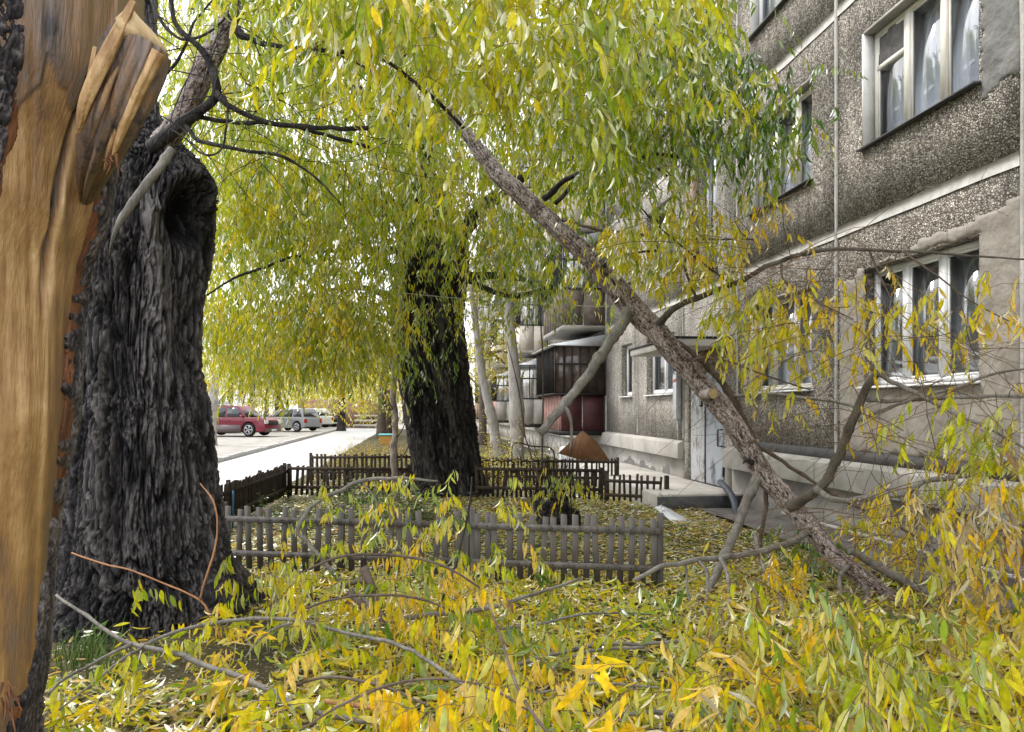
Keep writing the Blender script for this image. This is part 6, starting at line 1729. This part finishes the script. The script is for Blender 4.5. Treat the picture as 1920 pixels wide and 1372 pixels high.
# ================================================================== PARKED CARS
M['tyre'] = mat('tyre', (.015, .015, .015), .8)
M['rim'] = mat('alloy', (.45, .45, .46), .35, metal=.7)
M['car_glass'] = mat('car_glass', (.02, .025, .03), .08, spec=.8)
M['lamp_glass'] = mat('headlamp', (.6, .6, .6), .1, spec=.8)
M['red_lamp'] = mat('tail_lamp', (.35, .02, .02), .2)
def car(label, loc, yaw, L, W, H, col, low=None, hood=.62, ws=(.30, .44), rear=(.02, .10), cowl=.60, ground=.20, wr=.32, wb=(.19, .78), group='cars in the parking area', rack=False):
    """x runs forward from the tail (0) to the nose (L); heights are shares of H"""
    t = thing('parked_car', (0, 0, 0), label, 'car', group)
    paint = mat('car_paint', col, .3, spec=.5, coat=.15)
    a, b_ = L * wb[0], L * wb[1]
    zg, zb, zh = ground, H * cowl, H * hood
    out = [(0.02, zg + .1), (.0, zg + .25), (.03, zb * .95), (L * rear[0] + .05, zb)]
    out += [(L * (1 - ws[0]) - .02, zb + .01), (L * .93, zh * .93), (L * .985, zh * .8), (L, zg + .25), (L - .04, zg + .05)]
    def arch(c):
        return [(c + (wr + .07) * math.cos(q), max(zg, wr + (wr + .07) * math.sin(q))) for q in np.linspace(-.25, math.pi + .25, 14)]
    out += arch(b_) + arch(a)
    b = MB(); b.prism(out, 1, -W / 2, W / 2)
    body = b.build('body', paint, t, bevel=.03)
    if low is not None:
        lp = mat('lower_paint', low, .4, spec=.5)
        for s in (-1, 1):
            y0, y1 = sorted((s * (W / 2 + .001), s * (W / 2 + .018)))
            MB().box((a + wr + .09, y0, zg), (b_ - wr - .09, y1, zg + (zb - zg) * .52)).build('lower_cladding', lp, t)
    MB().box((.1, -W / 2 + .12, zg + .02), (L - .1, W / 2 - .12, zb * .7)).build('underbody', M['rubber'], body)
    # greenhouse
    g = [(L * rear[0] + .06, zb), (L * rear[1] + .08, H - .06), (L * rear[1] + .3, H), (L * (1 - ws[1]) - .15, H - .01), (L * (1 - ws[1]), H - .05), (L * (1 - ws[0]), zb)]
    v = []; k = len(g)
    for s in (-1, 1):
        for (x, z) in g:
            f = (z - zb) / (H - zb); v.append((x, s * (W / 2 - .03 - .17 * f), z))
    f_ = [tuple(range(k)), tuple(range(k, 2 * k))[::-1]] + [(i, k + i, k + (i + 1) % k, (i + 1) % k) for i in range(k)]
    gh = part('cabin', v, f_, paint, t)
    md = gh.modifiers.new('bevel', 'BEVEL'); md.width = .03; md.segments = 2
    def side(x0, x1, x2, x3, s, name='side_window'):
        z0, z1 = zb + .04, H - .10
        yo = lambda z: s * (W / 2 - .03 - .17 * (z - zb) / (H - zb) + .006)
        q = [(x0, yo(z0), z0), (x1, yo(z0), z0), (x2, yo(z1), z1), (x3, yo(z1), z1)]
        q2 = [(p[0], p[1] - s * .02, p[2]) for p in q]
        part(name, q + q2, [(0, 1, 2, 3), (4, 7, 6, 5), (0, 4, 5, 1), (1, 5, 6, 2), (2, 6, 7, 3), (3, 7, 4, 0)], M['car_glass'], t)
    xr0, xr1 = L * rear[0] + .2, L * rear[1] + .22
    xf0, xf1 = L * (1 - ws[0]) - .14, L * (1 - ws[1]) - .08
    m1_, m2_ = xr0 + (xf0 - xr0) * .30, xr0 + (xf0 - xr0) * .64
    for s in (-1, 1):
        side(xr0, m1_ - .04, m1_ - .04, xr1, s); side(m1_ + .04, m2_ - .04, m2_ - .04, m1_ + .04, s); side(m2_ + .04, xf0, xf1, m2_ + .04, s)
        MB().box((xf0 - .15, s * W / 2, zb + .03) if s > 0 else (xf0 - .15, s * W / 2 - .16, zb + .03), (xf0 + .02, s * W / 2 + .16 if s > 0 else s * W / 2, zb + .16)).build('mirror', paint, t, bevel=.03)
        for hx in (m1_ + .06, m2_ + .06):
            y0, y1 = sorted((s * (W / 2 + .002), s * (W / 2 + .03)))
            MB().box((hx, y0, zb - .16), (hx + .16, y1, zb - .12)).build('door_handle', paint, t)
        for hx in (m1_ + .01, m2_ + .0, xf0 - .02):
            y0, y1 = sorted((s * (W / 2 - .01), s * (W / 2 + .0015)))
            MB().box((hx, y0, zg + .12), (hx + .012, y1, zb - .01)).build('door_gap', M['rubber'], body)
        y0, y1 = sorted((s * (W / 2 - .34), s * (W / 2 - .02)))
        MB().box((L - .10, y0, zh * .62), (L + .008, y1, zh * .80)).build('headlight', M['lamp_glass'], t, bevel=.02)
        y0, y1 = sorted((s * (W / 2 - .22), s * (W / 2 + .006)))
        MB().box((-.012, y0, zb * .62), (.07, y1, zb * .90)).build('tail_light', M['red_lamp'], t, bevel=.02)
        for c in (a, b_):
            w = MB(); w.lathe((c, s * (W / 2 - .11), wr), 1, [(-.10, wr * .9), (-.08, wr), (.08, wr), (.10, wr * .9)], 28)
            wo = w.build('wheel', M['tyre'], t)
            r_ = MB(); r_.lathe((c, s * (W / 2 - .11) + s * .103, wr), 1, [(-.004, wr * .20), (.004, wr * .18)], 16)
            for q in range(5):
                an = q * 2 * math.pi / 5
                for da in (-.13, .13):
                    p0_ = np.array([c + math.cos(an) * wr * .1, s * (W / 2 - .005), wr + math.sin(an) * wr * .1]); p1_ = np.array([c + math.cos(an + da) * wr * .66, s * (W / 2 - .005), wr + math.sin(an + da) * wr * .66])
                    r_.tube([p0_, p1_], .022, 6)
            rr = [(c + math.cos(q) * wr * .66, s * (W / 2 - .006), wr + math.sin(q) * wr * .66) for q in np.linspace(0, 6.2832, 25)]
            r_.tube(rr, .02, 6, cap=False); r_.build('rim', M['rim'], wo)
    # windscreen and rear screen
    for nm, (xa, za, xb, zb2), sg in (('windscreen', (L * (1 - ws[0]) - .01, zb + .05, L * (1 - ws[1]) + .0, H - .09), 1), ('rear_window', (L * rear[0] + .075, zb + .06, L * rear[1] + .075, H - .12), -1)):
        o_ = .012 * sg
        wa, wb_ = W / 2 - .10, W / 2 - .25
        part(nm, [(xa + o_, -wa, za), (xa + o_, wa, za), (xb + o_, wb_, zb2), (xb + o_, -wb_, zb2), (xa - o_, -wa, za - .01), (xa - o_, wa, za - .01), (xb - o_, wb_, zb2 - .01), (xb - o_, -wb_, zb2 - .01)],
             [(0, 1, 2, 3), (7, 6, 5, 4), (0, 4, 5, 1), (1, 5, 6, 2), (2, 6, 7, 3), (3, 7, 4, 0)], M['car_glass'], t)
    MB().box((L - .06, -W / 2 + .36, zh * .55), (L + .006, W / 2 - .36, zh * .72)).build('grille', M['rubber'], t)
    MB().box((L - .08, -W / 2 + .06, zg + .02), (L + .03, W / 2 - .06, zg + .2)).build('bumper', paint if low is None else mat('bumper_paint', low, .4), t, bevel=.03)
    MB().box((L + .031, -.26, zg + .06), (L + .036, .26, zg + .17)).build('number_plate', M['white_board'], t)
    if rack:
        for s in (-1, 1):
            MB().tube([(L * rear[1] + .3, s * (W / 2 - .22), H + .05), (L * (1 - ws[1]) - .3, s * (W / 2 - .22), H + .05)], .02, 6).build('roof_rail', M['tin'], t)
    t.location = loc; t.rotation_euler = (0, 0, yaw)
    ROOTLOC[t.name] = np.zeros(3)
    return t
def carat(u_tail, D_tail, u_nose, D_nose): 
    a = P(u_tail, 800, D_tail); b = P(u_nose, 800, D_nose); d = b - a
    return (a[0], a[1], .13), math.atan2(d[1], d[0])
def place_car(u0, D0, u1, D1, off, *args, **k):
    loc, yaw = carat(u0, D0, u1, D1)
    return loc, yaw
loc, yaw = carat(374, 41.5, 528, 40.5)
car('dark red estate car with a grey lower body parked side-on nearest the road', loc, yaw, 4.5, 1.75, 1.66, (.15, .006, .022), (.10, .075, .075), rack=True, wr=.36, hood=.66, ws=(.25, .37), rear=(.0, .04))
loc, yaw = carat(330, 47.5, 468, 46.5)
car('tall white off-road car showing its roof behind the dark red car', loc, yaw, 4.6, 1.8, 2.25, (.75, .76, .77), None, cowl=.6, hood=.62, ws=(.22, .34), rack=True, wr=.38)
loc, yaw = carat(588, 49.0, 492, 51.0)
car('silver grey compact hatchback with a rounded tail parked right of the dark red car', loc, yaw, 3.7, 1.68, 1.52, (.26, .27, .29), None, ws=(.16, .36))
loc, yaw = carat(612, 57.5, 520, 60.0)
car('white hatchback parked behind the silver car', loc, yaw, 3.9, 1.66, 1.5, (.75, .76, .78), None, ws=(.2, .38))
loc, yaw = carat(560, 63.0, 626, 61.0)
car('black saloon with its nose to the road at the end of the row', loc, yaw, 4.2, 1.7, 1.4, (.015, .016, .018), None)
loc, yaw = carat(565, 70.0, 642, 69.0)
car('dark blue car farthest back in the parked row', loc, yaw, 4.4, 1.75, 1.6, (.02, .03, .06), None)

for o in SC.objects:
    pass
